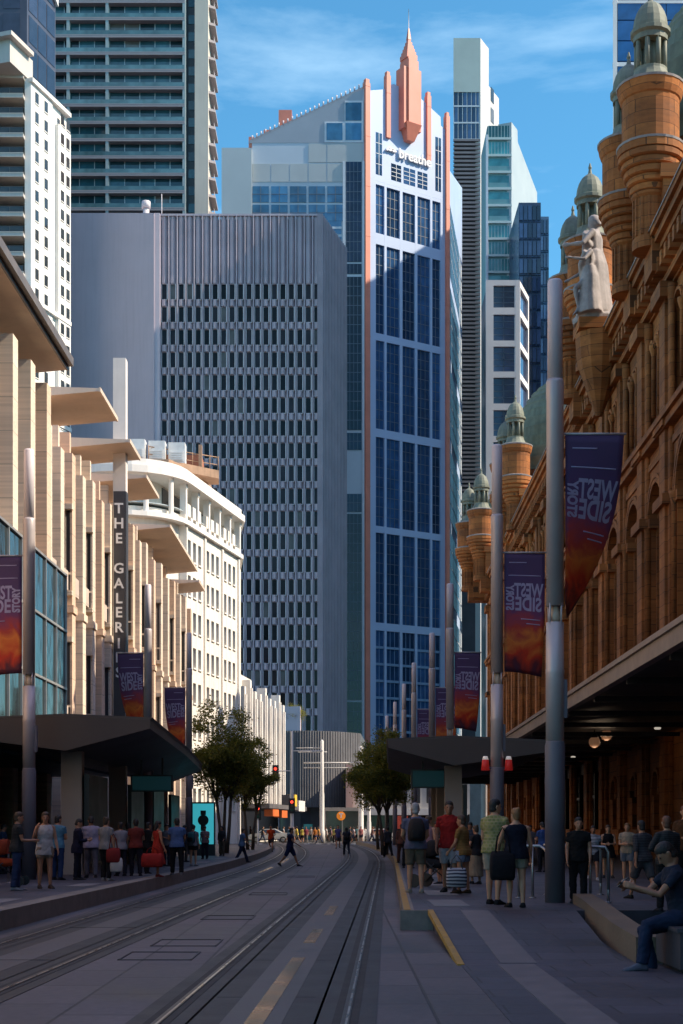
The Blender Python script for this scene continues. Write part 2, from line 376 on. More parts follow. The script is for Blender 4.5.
for a, b in zip(piers[:-1], piers[1:]):
    wd = b-a; c = (a+b)/2
    half = min(1.85, wd/2-1.)
    w.box(a, b, -.9, .0, 5.3, 6.6)
    w.arch(a, b, 6.6, 17.4, c-half, c+half, 7.6, 14.6, -.9, 0., 12)
    w.arch(c-half-.02, c+half+.02, 7.6, 16.95 if half > 1.3 else 16.2, c-half+.32, c+half-.32, 7.6, 14.6, -.85, -.32, 12) if False else None
    n3 = 3 if wd > 3.9 else 2; sw = (wd-1.3)/n3
    w.box(a, a+.65, -.9, 0, 18.1, 23.2); w.box(b-.65, b, -.9, 0, 18.1, 23.2)
    for i in range(n3):
        s0 = a+.65+sw*i; w.arch(s0, s0+sw, 18.1, 23.2, s0+.17, s0+sw-.17, 18.9, 21.8, -.9, -.12, 8)
    w.box(a, b, -.9, -.02, 17.4, 18.1); w.box(a, b, -.9, 0, 23.2, 25.2)
part('wall', w, stone, qv)
tr = MB(Q)
for i, (a, b) in enumerate(zip(piers[:-1], piers[1:])):
    wd = b-a; c = (a+b)/2; half = min(1.85, wd/2-1.)
    if b < 44: continue
    wf = MB(Q); gl = MB(Q)
    for t in (0, .2): tr.archtrim(c-half-t, c+half+t, 14.6, .0, .10+.1*t, .17); 
    tr.archtrim(c-half+.25, c+half-.25, 14.6, -.55, -.30, .26)
    for sx in (c-half-.02, c+half-.22): tr.box(sx, sx+.24, -.55, .0-.25, 7.6, 14.4); tr.box(sx-.08, sx+.32, -.55, .08, 14.35, 14.75)
    for sx in (c-half-.28, c+half+.06): tr.lathe([(.11, 7.6), (.11, 14.2), (.2, 14.6), (.2, 14.75)], (sx+.11, .08, 0), 8)
    wf.archfill(c-half, c+half, 7.6, 14.6, -.70, 12, .08)
    o = part('arched_window', wf, qglass, qv)
    fm = MB(Q)
    for du in (-half*.5, 0, half*.5): fm.box(c+du-.06, c+du+.06, -.69, -.52, 7.7, 14.6)
    for z in (9.4, 11.2, 12.9, 14.5): fm.box(c-half+.02, c+half-.02, -.69, -.54, z, z+.12)
    fm.archtrim(c-half*.5, c, 14.6, -.69, -.54, .1, 8); fm.archtrim(c, c+half*.5, 14.6, -.69, -.54, .1, 8)
    for k in range(5): fm.box(c-half+.1, c+half-.1, -.69, -.56, 11.4+k*.28, 11.45+k*.28)
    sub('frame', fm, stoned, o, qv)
    n3 = 3 if wd > 3.9 else 2; sw = (wd-1.3)/n3
    for k in range(n3):
        s0 = a+.65+sw*k; g2 = MB(Q); g2.box(s0+.17, s0+sw-.17, -.88, -.8, 18.9, 22.4)
        o = part('attic_window', g2, qglass, qv)
        tr.archtrim(s0+.17, s0+sw-.17, 21.8, -.12, .02, .13, 8)
        if k: tr.lathe([(.1, 18.9), (.1, 21.5), (.19, 21.8), (.19, 21.95)], (s0, .0, 0), 8)
    for zz in (16.75,): tr.box(a+.7, b-.7, 0, .07, zz, zz+.3)
part('arch_moulding', tr, stonep, qv)
for p in piers:                                          # clustered piers
    if p < 12: continue
    m = MB(Q); tur = any(abs(p-t[0]) < .1 for t in TUR); pw = .85 if tur else .7
    m.box(p-pw, p+pw, .0, .14, .3, 23.2); m.box(p-pw*.62, p+pw*.62, .14, .26, .3, 23.0)
    m.box(p-pw-.12, p+pw+.12, 0, .4, .3, 1.5); m.box(p-pw-.08, p+pw+.08, 0, .36, 5.76, 6.3)
    for sx in (-pw-.06, pw+.06): m.lathe([(.12, 6.3), (.12, 22.2), (.22, 22.7), (.22, 23.1)], (p+sx, .03, 0), 8)
    for z in (14.4, 17.5): m.box(p-pw-.14, p+pw+.14, 0, .44, z, z+.4)
    m.box(p-pw-.1, p+pw+.1, 0, .52, 22.6, 23.2)
    part('pier', m, stonep, qv)
cn = MB(Q)
cn.box(-8, UEND+.3, -.3, .35, 17.45, 17.75); cn.box(-8, UEND+.3, -.3, .5, 17.75, 18.0)
cn.box(-8, UEND+.3, -.3, .25, 23.3, 23.6)
for n1, z0, z1 in ((.36, 24.15, 24.5), (.5, 24.5, 24.75), (.7, 24.75, 25.05), (.85, 25.05, 25.25)): cn.box(-8, UEND+.4, -.5, n1, z0, z1)
k = 36.
while k < UEND: cn.box(k, k+.34, 0, .62, 23.6, 24.15); k += .78
cn.box(-8, UEND, -.3, .18, 6.2, 6.55)
part('cornice', cn, stonep, qv)
fl = MB(Q); fl.box(-8, UEND+.4, -.4, .9, 25.25, 25.31); part('flashing', fl, lead, qv)
bl = MB(Q)
bl.box(-8, UEND, -1.2, -.8, 25.31, 26.0)
for p in piers:
    if p > 20: bl.box(p-.4, p+.4, -1.3, -.7, 25.31, 26.3)
part('parapet', bl, stonep, qv)
# attic gables between the paired turrets, and paired turrets
for a, b in ((58, 62.8), (73.3, 78.3), (112.5, 118), (135.3, 141)):
    m = MB(Q); m.box(a+.6, b-.6, -2., .4, 25.3, 28.2)
    m.prism_uz([(a+.5, 28.2), (b-.5, 28.2), ((a+b)/2+.3, 30.), ((a+b)/2-.3, 30.)], -1.8, .5)
    m.box(a+.5, b-.5, -1.9, .65, 28.0, 28.35)
    for k in range(4):
        s0 = a+.9+(b-a-1.8)*k/4; m.box(s0+.05, s0+.16, .4, .54, 25.6, 28)
    part('gable', m, stonep, qv)
    m = MB(Q); c = ((a+b)/2+1.8, -4.2); r = 4.7
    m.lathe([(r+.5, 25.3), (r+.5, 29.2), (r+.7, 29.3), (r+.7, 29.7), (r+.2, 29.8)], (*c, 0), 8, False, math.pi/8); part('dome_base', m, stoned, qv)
    m = MB(Q); pr_ = []
    for k in range(14):
        t = k/14*math.pi/2; r0 = r*math.cos(t)**.8; z0 = 29.8+7.9*math.sin(t)
        pr_ += [(r0+.16, z0), (r0+.16, z0+.14), (r0, z0+.18)]
    pr_ += [(.5, 37.7), (.3, 38.2), (.12, 39.5)]
    m.lathe(pr_, (*c, 0), 24, False); part('dome', m, copper, qv)
for u, n, ts_ in TUR:
    TM = Q @ Matrix.Translation((u, n, 22.6)) @ Matrix.Diagonal((ts_, ts_, 1.06, 1)) @ Matrix.Translation((-u, -n, -22.6))
    m = MB(TM); c = (u, n, 0)
    prof = [(.78, 24.6), (.78, 25.0), (.70, 25.05), (.70, 26.5), (.8, 26.6)]
    for k in range(5): r = .82+k*.125; prof += [(r, 26.7+k*.29), (r+.07, 26.74+k*.29), (r+.08, 26.92+k*.29), (r+.03, 26.97+k*.29)]
    m.box(u-1.1, u+1.1, n-2.4, n-.35, 23.8, 27.4); m.box(u-1.25, u+1.25, n-2.5, n-.2, 27.0, 27.5); m.box(u-.9, u+.9, n-2.2, n+.1, 23.6, 24.9)
    prof += [(1.42, 28.15), (1.42, 28.45), (1.22, 28.6), (1.22, 30.2), (1.28, 30.25), (1.36, 30.45), (1.42, 30.75), (1.2, 30.8)]
    m.lathe(prof, c, 24, False)
    for k in range(7):
        t = math.pi*(k+.5)/7; m.box(u+.68*math.cos(t)-.07, u+.68*math.cos(t)+.07, n+.66*math.sin(t), n+.66*math.sin(t)+.1, 25.1, 26.5)
    tw = part('turret', m, stonep, qv)
    for zr in (28.42, 30.72): m = MB(TM); m.lathe([(1.44, zr), (1.46, zr+.08), (1.3, zr+.14)], c, 24, False); sub('lead_rim', m, lead, tw, qv)
    m = MB(TM); m.lathe([(1.15, 30.85), (.95, 30.95), (.78, 31.2), (.72, 31.35), (.72, 31.45)], c, 16, False)
    for k in range(8):
        t = 2*math.pi*k/8+math.pi/8; x, y = u+.6*math.cos(t), n+.6*math.sin(t); m.tube((x, y, 31.4), (x, y, 32.75), .12, .11, 6)
        t2 = t+math.pi/8
        for dz, ww in ((32.45, .12), (32.3, .05)): pass
    m.lathe([(.5, 32.5), (.74, 32.5), (.74, 32.7), (.86, 32.78), (.86, 32.92), (.74, 32.98), (.74, 33.1), (.7, 33.35), (.6, 33.62), (.45, 33.85), (.25, 34.), (.12, 34.08), (.07, 34.3), (.1, 34.38), (.03, 34.6)], c, 16, False)
    m.lathe([(.3, 31.4), (.28, 32.6)], c, 8)
    sub('lantern', m, copper2, tw, qv)
n2 = MB(Q)
for a, b in zip(piers[:-1], piers[1:]):
    if 50 < a < 72 or 100 < a < 120:
        c = (a+b)/2; w2 = MB(Q); w2.arch(a+.5, b-.5, .3, 5.25, c-.62, c+.62, 1.3, 3.3, -.48, -.02, 10); n2.box(c-.7, c+.7, -.5, -.3, 1.2, 4.1)
        for t in (0,): w2.archtrim(c-.62, c+.62, 3.3, -.02, .08, .16, 10); w2.box(c-.9, c-.6, -.02, .1, 2.95, 3.3); w2.box(c+.6, c+.9, -.02, .1, 2.95, 3.3)
        w2.box(a+.5, b-.5, -.02, .1, .3, 1.1); part('street_wall', w2, stone, qv)
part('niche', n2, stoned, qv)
# ground floor: dark recessed shop fronts, lit displays, awning
warm = glow('shop_light', (1., .80, .55), .8)
for a, b in zip(piers[:-1], piers[1:]):
    if b < 30: continue
    g2 = MB(Q); g2.box(a+.8, b-.8, -.6, -.5, .7, 4.6); o = part('shop_window', g2, qglass, qv)
    m = MB(Q); c = (a+b)/2
    for x in (a+.8, c-.05, b-.9): m.box(x, x+.1, -.5, -.35, .3, 4.6)
    m.box(a+.8, b-.8, -.5, -.35, 3.2, 3.35); m.box(a+.8, b-.8, -.5, -.3, .3, .7); m.box(a+.75, b-.75, -.6, -.2, 4.6, 5.2)
    sub('frame', m, mat('dark_timber', (.03,.022,.018), .5, .2, 3.), o, qv)
    if R.random() < .75 and a > 40:
        m = MB(Q); x = a+1.0+R.random()*(b-a-2.6); m.box(x, x+.25+.35*R.random(), -.49, -.45, 1.5+R.random(), 3.0); sub('lit_display', m, warm, o, qv); 
aw = MB(Q)
awm = mat('awning_metal', (.06,.05,.045), .5, .2, 2.); awt = mat('awning_edge', (.34,.27,.22), .55, .2, 2.)
aw.hull([(12, .1, 5.4), (UEND-20, .1, 5.4), (UEND-20, 5.6, 5.25), (12, 5.6, 5.25)], [(12, .1, 5.95), (UEND-20, .1, 5.95), (UEND-20, 5.6, 5.5), (12, 5.6, 5.5)])
o = part('awning', aw, awm, qv)
m = MB(Q); m.box(12, UEND-20, 5.6, 5.8, 5.18, 5.62); m.box(12, UEND-20, 5.8, 5.86, 5.54, 5.66); sub('fascia', m, awt, o, qv)
k = 30.
while k < UEND-22:
    m = MB(Q); m.tube((k, .3, 7.4), (k, 5.3, 5.6), .03, .03, 6); sub('tie_rod', m, mat('iron', (.05,.045,.045), .5, .2, 3., metal=.6), o, qv)
    m = MB(Q); m.box(k-.06, k+.06, .2, 5.6, 5.06, 5.22); sub('bracket', m, mat('iron', (.05,.045,.045)), o, qv); k += 5
for k in (38, 52, 74): m = MB(Q); m.lathe([(.10, 0), (.13, .06), (.06, .1)], (k+2, 1.2, 5.25), 10); sub('downlight', m, glow('downlight', (1., .9, .75), .3), o, qv)
# statue pedestal is part of the arcade
m = MB(Q); m.box(68.2, 70.2, -.6, 2.0, 25.25, 25.75); m.lathe([(.15, 21.3), (.55, 22.4), (.95, 23.6), (1.05, 24.2), (1.1, 25.2)], (69.2, .95, 0), 12, False); part('pedestal', m, stonep, qv)

# ================================================================== stone and stucco shopping arcade (left)
G = frame((-13, 0, 0), (.0083, 1), (1, -.0083))
stucco = blocks('peach_stucco', (.80,.585,.43), (.76,.545,.395), (.48,.36,.27), 60, 1.7, 'yz', .85, .02, .2, .10, .25)
stucco2 = blocks('cream_stone', (.83,.69,.55), (.79,.645,.505), (.5,.42,.34), 60, 1.25, 'yz', .8, .018, .2, .10, .3)
plate = mat('canopy_plate', (.70,.56,.44), .7, .08, .5, streak=.15)
gut = mat('gutter_metal', (.16,.14,.13), .45, .2, 2.)
dglass = glass('dark_glass', (.035,.038,.045), .08, .5, .6)
sh = thing('arcade_building', 'peach and cream stone shopping arcade with tall fins and flat roof plates', 'building', (-15, 80, 0))
b_ = MB(G); b_.box(18, 121, -20, -1.6, 0, 20.2); b_.box(64, 121, -16, -2.6, 20.2, 21.4); b_.box(18, 64, -16, -3, 20.2, 20.35)
part('wall', b_, stucco, sh)
for u0, u1, zt in ((30, 62.6, 20.75), (70.6, 75.8, 22.2), (79.9, 83.8, 22.2), (86.3, 91.8, 21.8), (97.5, 114.4, 21.2), (115.6, 120.2, 20.6)):
    m = MB(G); z = zt
    m.hull([(u0, -6, z-.75), (u1, -6, z-.75), (u1, 1.0, z-.14), (u0, 1.0, z-.14)], [(u0, -6, z+.25), (u1, -6, z+.25), (u1, 1.0, z), (u0, 1.0, z)])
    o = part('roof_plate', m, plate, sh)
    m = MB(G); m.box(u0-.02, u1+.02, 1.0, 1.08, z-.17, z+.04)
    if u0 < 31: m.box(u0, u1, .82, 1.3, z, z+.35)
    sub('gutter', m, gut if u0 < 31 else plate, o, sh)
k = 34.5; fins = []
while k < 120:
    fins.append(k); k += 3.08 if k < 63 else (2.75 if k < 92 else 3.6)
for i, u in enumerate(fins):
    m = MB(G); big = u < 64; top = 19.85 if big else 19.1-.4*(i % 2)
    n1_ = .35 if big else (.2 if u > 86 else -.22); m.box(u-.42, u+.42, -1.6, n1_, 0, top)
    if not big: m.box(u-.5, u+.5, -1.6, n1_+.08, 11.6, 11.95); m.box(u+.42, u+.75, -1.6, -.5, 0, top+1.2)
    fn_ = part('fin', m, stucco2 if i % 3 else stucco, sh)
    if not big and i % 2 == 0:
        for z0, z1 in ((6.4, 10.2), (12.6, 16.4)):
            m = MB(G); m.box(u-.47, u-.42, n1_-.50, n1_-.10, z0, z1); sub('end_window', m, dglass, fn_, sh)
            m = MB(G); m.box(u-.75, u-.42, n1_-.58, n1_+.04, z0-.22, z0); m.box(u-.8, u-.42, n1_-.6, n1_+.06, z1, z1+.25); m.box(u-.72, u-.68, n1_-.52, n1_+.0, z0+.75, z0+.85); m.box(u-.5, u-.46, n1_-.32, n1_-.28, z0, z1); sub('end_frame', m, stucco2, fn_, sh)
for a, b in zip(fins[:-1], fins[1:]):
    if b < 44: continue
    for z0, z1 in ((6.3, 11.2), (12.6, 17.2)):
        m = MB(G); m.box(a+.9, b-.85, -1.6, -1.5, z0, z1); o = part('window', m, dglass, sh)
        m = MB(G); m.box(a+.78, b-.7, -1.6, -.75, z0-.25, z0); m.box(a+.78, b-.7, -1.6, -.6, z1, z1+.3); m.box(a+.8, a+.9, -1.6, -1.3, z0, z1); m.box(b-.85, b-.75, -1.6, -1.3, z0, z1)
        m.box(a+.9, b-.85, -1.5, -1.44, z0+1.7, z0+1.8); m.box((a+b)/2-.04, (a+b)/2+.04, -1.5, -1.44, z0, z1)
        if R.random() < .6: m.box(a+.8, b-.72, -1.5, -.35, z0+.0, z0+.12); m.box(a+.8, b-.72, -.4, -.35, z0+.1, z0+.9)
        sub('frame', m, mat('stone_trim', (.60,.50,.42), .8, .12, 1.), o, sh)
    m = MB(G); m.box(a+.42, b-.42, -1.55, -1.5, 18.1, 19.9); part('clerestory', m, dglass, sh)
m = MB(G)
for a, b in zip(fins[:-1], fins[1:]): m.box(a+.42, b-.42, -1.6, -.9, 11.9, 12.25); m.box(a+.42, b-.42, -1.6, -.8, 5., 5.5)
part('ledge', m, stucco2, sh)
m = MB(G); m.box(18, 121, -1.6, -1.2, 0, 4.6); o = part('shopfront', m, dglass, sh)
m = MB(G); m.box(20, 66, -1.2, 2.6, 3.75, 4.35); part('awning', m, mat('teal_awning', (.035,.10,.13), .6, .15, 1.), sh)
m = MB(G); m.box(44, 58, -1.1, -.95, 2.95, 3.45); part('shop_sign', m, mat('red_sign', (.45,.035,.03), .5, .1, 2.), sh, label='red strip sign under the awning')
# glass entrance box
m = MB(G); m.box(36, 60, -1.7, 1.45, 4.7, 11.6)
gb = part('glass_box', m, glass('box_glass', (.03,.04,.04), .08, .5, .2, wob=.08), sh)
m = MB(G)
for k in range(13): m.box(36+k*2-.04, 36+k*2+.04, 1.45, 1.52, 4.7, 11.65)
for z in (4.7, 7., 9.3, 11.55): m.box(36, 60.05, 1.45, 1.53, z, z+.09)
for k in range(4): m.box(60, 60.07, -1.5+k*.98, -1.44+k*.98, 4.7, 11.6)
sub('mullion', m, mat('alu', (.55,.55,.54), .4, .1, 2., metal=.6), gb, sh)
m = MB(G); m.box(82, 82.7, -.17, .52, 3, 27.2); py_ = part('pylon', m, mat('pylon_white', (.78,.72,.66), .7, .05, 1., streak=.2), sh)
m = MB(G); m.box(81.94, 82, -.13, .50, 7.6, 19.9); m.box(81.96, 82.7, .525, .56, 7.6, 19.9); sub('sign_panel', m, mat('sign_dark', (.055,.055,.062), .5, .1, 2.), py_, sh)
for ch, py in zip('THEGALERIES', (509, 524, 539, 569, 584, 599, 613, 628, 644, 658, 673)):
    M = Matrix.Translation((gx(119.0, 82), 81.93, gz(py, 82))) @ Matrix.Rotation(rad(90), 4, 'X')
    sub('letter', text_mb(ch, .78, M, .015, bold=.016), mat('letter_white', (.8,.8,.8), .5, .03, 2.), py_, sh)
# ================================================================== white rounded corner building
white = mat('white_render', (.80,.745,.66), .8, .05, .4, .12, 15, spec=.3, streak=.25)
whitec = mat('white_trim', (.80,.76,.70), .7, .05, 1., streak=.15)
brownp = mat('brown_parapet', (.40,.25,.16), .85, .2, .8, .2, 8, streak=.5)
redb = mat('red_plant_wall', (.36,.13,.07), .85, .2, 1.)
wx0 = gx(185, 128)
Wf = frame((wx0, 128, 0), (.22, 1), (1, -.22))
wb = thing('corner_building', 'white office building with rounded corner, open loggia under the roof and rows of windows', 'building', (-18, 140, 0))
d = Vector((.22, 1, 0)).normalized(); nn = Vector((1, -.22, 0)).normalized()
E0 = Vector((wx0, 128, 0)); E1 = E0+d*16.7
rc = 5.2; ctr = E0-nn*rc                                   # rounded corner: centre behind the facade start
def roundpts(off, z=None):
    r = rc+off; P = [E1+nn*off]+[E0+nn*off]
    for k in range(1, 9):
        t = k/8*rad(105); v = nn*math.cos(t)-d*math.sin(t); P.append(ctr+v*r)
    last = P[-1]; P.append(Vector((-30, last.y+1.5, 0))); P += [Vector((-30, 150, 0)), Vector((E1.x-.3, 150, 0))]
    return [(p.x, p.y) for p in P][::-1]
m = MB(); m.prism(roundpts(-.55), 0, 28.3); m.prism(roundpts(-2.2), 28.3, 30.9); part('wall', m, white, wb)
m = MB(Wf)
NB, BW = 3, 5.3
# facade skin with window openings: piers between windows and spandrels
FL = [3.2+3.05*k for k in range(9)]
xs = []
for bI in range(NB):
    for wI in range(3): xs.append(.75+bI*BW+wI*1.45)
edges = [0]+[e for x in xs for e in (x, x+.85)]+[16.7]
for a, b in zip(edges[0::2], edges[1::2]): m.box(a, b, -.55, 0, 0, 28.3)
for x in xs:
    zt = 0
    for z in FL: m.box(x, x+.85, -.55, -.01, zt, z); zt = z+1.75
    m.box(x, x+.85, -.55, -.01, zt, 28.3)
for bI in range(NB+1): m.box(max(0, bI*BW-.12), bI*BW+.3, 0, .16, 0, 27.2)
part('facade', m, white, wb)
m = MB(); m.prism(roundpts(.35), 27.35, 27.75); m.prism(roundpts(.5), 30.9, 31.5); m.prism(roundpts(.15), 31.5, 32.1)
for i, z in enumerate(FL[1::2]): pass
part('cornice', m, whitec, wb)
wp = MB(); wp.mi = 1; wp.box(0, .85, .16, .2, 0, 1.75); wp.mi = 0; wp.box(0, .85, -.02, .06, .0, .06) if False else wp.box(-.04, .89, .5, .66, -.12, 0)
wp.box(.40, .45, .2, .26, 0, 1.75); wp.box(0, .85, .2, .25, .85, .9)
pane = glass('window_pane', (.05,.055,.06), .08, .6, .6, blinds=.25)
places = [Wf @ Matrix.Translation((x, -.55, z)) for x in xs for z in FL]
repeat('window', [wp], [whitec, pane], places, wb, 100)
for k in range(6):                                         # loggia columns
    m = MB(Wf); x = .1+k*3.27; m.box(x, x+.38, -.5, .05, 27.75, 30.9); m.box(x-.06, x+.44, -.5, .1, 30.5, 30.9); part('column', m, whitec, wb)
for t in (24, 52, 78):
    v = nn*math.cos(rad(t))-d*math.sin(rad(t)); p = ctr+v*(rc-.1); m = MB(); m.tube((p.x, p.y, 27.75), (p.x, p.y, 30.9), .22, .22, 8, False); part('column', m, whitec, wb)
m = MB(Wf); m.box(0.3, 16.5, -2.3, -2.12, 28.3, 30.7); part('loggia_glass', m, dglass, wb)
m = MB(); m.prism(roundpts(-.2), 28.55, 28.62); part('railing', m, mat('railing_glass', (.45,.5,.52), .2, .05, 2.), wb)
m = MB(); m.prism([(-24, 138), (-15.5, 134.5), (-12.6, 141), (-12.6, 149), (-24, 149)], 32.1, 34.6)
part('roof_terrace', m, brownp, wb)
m = MB(); m.prism([(-19.5, 134), (-14.5, 136.6), (-11.4, 139.5), (-11.6, 142), (-20, 142)], 34.0, 34.75)
for k in range(9): m.tube((-17.5+k*.75, 136.+k*.5, 34.75), (-17.5+k*.75, 136.+k*.5, 36.2), .04, .04, 5)
m.tube((-17.5, 136, 36.1), (-11.6, 140, 36.1), .05, .05, 5); m.tube((-17.5, 136, 35.4), (-11.6, 140, 35.4), .04, .04, 5)
m.box(-13.2, -12.9, 138.5, 139, 34.7, 36.9); part('terrace_parapet', m, brownp, wb)
m = MB(); m.box(-17.8, -13.2, 141, 144, 34.8, 36.6); part('plant_room', m, redb, wb)
for k in range(3):
    m = MB(); x = -19.3+k*1.75; m.box(x, x+1.5, 135.7+k*.6, 137.2+k*.6, 34.8, 36.7); m.box(x+.15, x+1.35, 135.64+k*.6, 135.7+k*.6, 35.0, 35.9)
    for q in range(4): m.box(x+.2, x+1.3, 135.6+k*.6, 135.64+k*.6, 35.1+q*.2, 35.2+q*.2)
    part('air_conditioner', m, mat('ac_white', (.7,.7,.68), .5, .1, 2.), wb)

# ================================================================== small white building with fins, next along
p0 = Vector((gx(240, 151), 151, 0)); sdv = Vector((.128, 1, 0)).normalized()
Sf = frame(tuple(p0), (.128, 1), (1, -.128))
sb = thing('low_white_building', 'low white building with stepped vertical fins above street awnings', 'building', (-14, 162, 0))
m = MB(Sf); m.box(0, 25, -14, -.5, 0, 15.2); m.box(0, 8, -12, -.4, 15.2, 17.2); part('wall', m, white, sb)
for k in range(9):
    m = MB(Sf); u = .1+k*2.95; hh = 15.8+(.9 if k in (1, 4, 7) else 0)
    m.box(u, u+.85, -.5, .45, 4.2, hh); m.box(u+.2, u+.65, .45, .6, 4.2, hh-.8); part('fin', m, whitec, sb)
for k in range(8):
    for z in (5.2, 8.6, 12):
        m = MB(Sf); u = .95+k*2.95; m.box(u+.35, u+1.75, -.5, -.42, z, z+2.1); part('window', m, pane, sb)
m = MB(Sf); m.box(-.2, 25, -.5, 3.0, 3.5, 3.95); part('awning', m, mat('grey_awning', (.12,.11,.11), .6, .2, 1.), sb)
m = MB(Sf); m.box(0, 25, -.45, -.38, .2, 3.5); part('shopfront', m, dglass, sb)
for u, w_, z, h, nm, c in ((1.5, 3.6, 2.7, .7, 'shop_sign', (.75,.16,.03)), (7, 3.5, 2.6, .75, 'shop_sign', (.7,.15,.03)), (12, 2.2, 4.0, 1.1, 'shop_sign', (.07,.07,.08)), (15.5, 1.6, 3.9, 1.3, 'shop_sign', (.8,.5,.04)), (18.5, 4.5, 3.4, 1.2, 'shop_sign', (.78,.74,.7))):
    m = MB(Sf); m.box(u, u+w_, 2.2, 3.1, z, z+h); part(nm, m, mat('sign_%d%d%d' % tuple(int(x*99) for x in c), c, .5, .1, 2.), sb)

# ================================================================== grey ribbed office tower
YG = 230.
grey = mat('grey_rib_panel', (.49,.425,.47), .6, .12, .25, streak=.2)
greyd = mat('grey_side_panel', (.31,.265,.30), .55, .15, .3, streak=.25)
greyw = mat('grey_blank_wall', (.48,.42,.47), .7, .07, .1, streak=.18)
greyl = mat('grey_edge', (.56,.48,.52), .6, .06, .3)
pale = mat('window_reveal', (.62,.58,.60), .6, .05, 1.)
gt = thing('office_tower', 'grey ribbed concrete office tower with small windows and a blank grey wing', 'building', (-15, 245, 0))
xl, xr = gx(160, YG), gx(321, YG); zt = gz(214, YG); sdir = Vector((.28, 1, 0)).normalized(); SL = 13.8
br = Vector((xr, YG, 0))+sdir*SL
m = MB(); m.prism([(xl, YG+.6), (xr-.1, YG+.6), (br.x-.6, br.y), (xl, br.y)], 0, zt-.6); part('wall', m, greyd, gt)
m = MB(); bwp = [(gx(61, YG+4), YG+4), (gx(154.5, YG), YG-.6), (gx(154.5, YG), YG+22), (gx(61, YG+4), YG+22)]
m.hull([(x, y, 0) for x, y in bwp], [(x, y, gz(213, YG-.6) if x > -32 else gz(213, YG+4)) for x, y in bwp]); part('blank_wing', m, greyw, gt)
m = MB(); m.box(gx(154.5, YG), gx(160, YG), YG-.3, YG+20, 0, gz(213, YG-.3)); part('edge_strip', m, greyl, gt)
NC, NR = 19, 22; cw = (xr-xl)/NC; pitch = 22.75/F*YG; z0 = gz(299, YG)
ribs = MB()
for c in range(NC+1):
    x = xl+c*cw; ribs.prism([(x-.13, YG+.6), (x-.03, YG-.02), (x+.08, YG-.02), (x+.18, YG+.6)], 0, zt)
o = part('rib', ribs, grey, gt)
sp = MB()
for r in range(NR):
    zb = z0-r*pitch+2.35
    for c in range(NC):
        x = xl+c*cw; sp.hull([(x+.26, YG+.58, zb), (x+cw-.2, YG+.58, zb), (x+cw-.2, YG+.62, zb), (x+.26, YG+.62, zb)], [(x+.26, YG+.25, zb+.15), (x+cw*.55, YG+.02, zb+.15), (x+cw-.2, YG+.6, zb+.15), (x+.26, YG+.62, zb+.15)])
        sp.hull([(x+.26, YG+.25, zb+.15), (x+cw*.55, YG+.02, zb+.15), (x+cw-.2, YG+.6, zb+.15), (x+.26, YG+.62, zb+.15)], [(x+.26, YG+.25, zb+pitch-2.35), (x+cw*.55, YG+.02, zb+pitch-2.35), (x+cw-.2, YG+.6, zb+pitch-2.35), (x+.26, YG+.62, zb+pitch-2.35)])
part('spandrel', sp, grey, gt)
up = MB()
for c in range(NC):
    x = xl+c*cw; up.prism([(x+.26, YG+.6), (x+.26, YG+.34), (x+cw*.55, YG+.12), (x+cw-.2, YG+.58)], z0+2.35, zt-.05)
up.box(xl, xr, YG+.0, YG+.5, zt-.25, zt+.06); part('parapet', up, grey, gt)
wn = MB(); wn.mi = 1; wn.box(.24, cw-.2, .50, .56, 0, 2.35); wn.mi = 0; wn.box(.19, .26, .2, .56, 0, 2.35); wn.box(cw-.26, cw-.12, .02, .56, 0, 2.35); wn.box(.3, cw-.2, .2, .56, -.1, .02)
wn2 = MB(); wn2.mi = 1; wn2.box(.30, cw-.22, .50, .56, 0, 2.35); wn2.mi = 0; wn2.box(.24, .33, .2, .56, 0, 2.35); wn2.box(cw-.36, cw-.2, -.05, .56, 0, 2.35); wn2.box(.3, cw-.25, .46, .5, 1.5, 2.35)
gpane = glass('tower_pane', (.022,.018,.022), .12, .9, .22, blinds=.07)
repeat('window', [wn], [pale, gpane], [Matrix.Translation((xl+c*cw, YG, z0-r*pitch)) for r in range(NR) for c in range(NC)], gt, 100)
Sd = frame((xr, YG, 0), tuple(sdir)[:2], (sdir.y, -sdir.x)); m = MB(Sd)
for k in range(17): u = k*SL/16; m.prism([(u-.3, -.5), (u+.3, -.5), (u+.12, .3), (u-.12, .3)], 0, zt)
for r in range(NR): m.box(0, SL, -.4, -.02, z0-r*pitch+2.35, z0-r*pitch+pitch)
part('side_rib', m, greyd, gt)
m = MB(); m.tube((gx(141, YG), YG+6, zt), (gx(141, YG), YG+6, zt+3.3), .5, .5, 8); m.tube((gx(141, YG), YG+6, zt+3.3), (gx(141, YG), YG+6, zt+4.4), .7, .7, 8); m.tube((gx(157, YG), YG+6, zt), (gx(157, YG), YG+6, zt+5.6), .09, .06, 6)
m.box(gx(158, YG), gx(176, YG), YG+4, YG+8, zt-.6, zt+.7); part('roof_antenna', m, pale, gt)
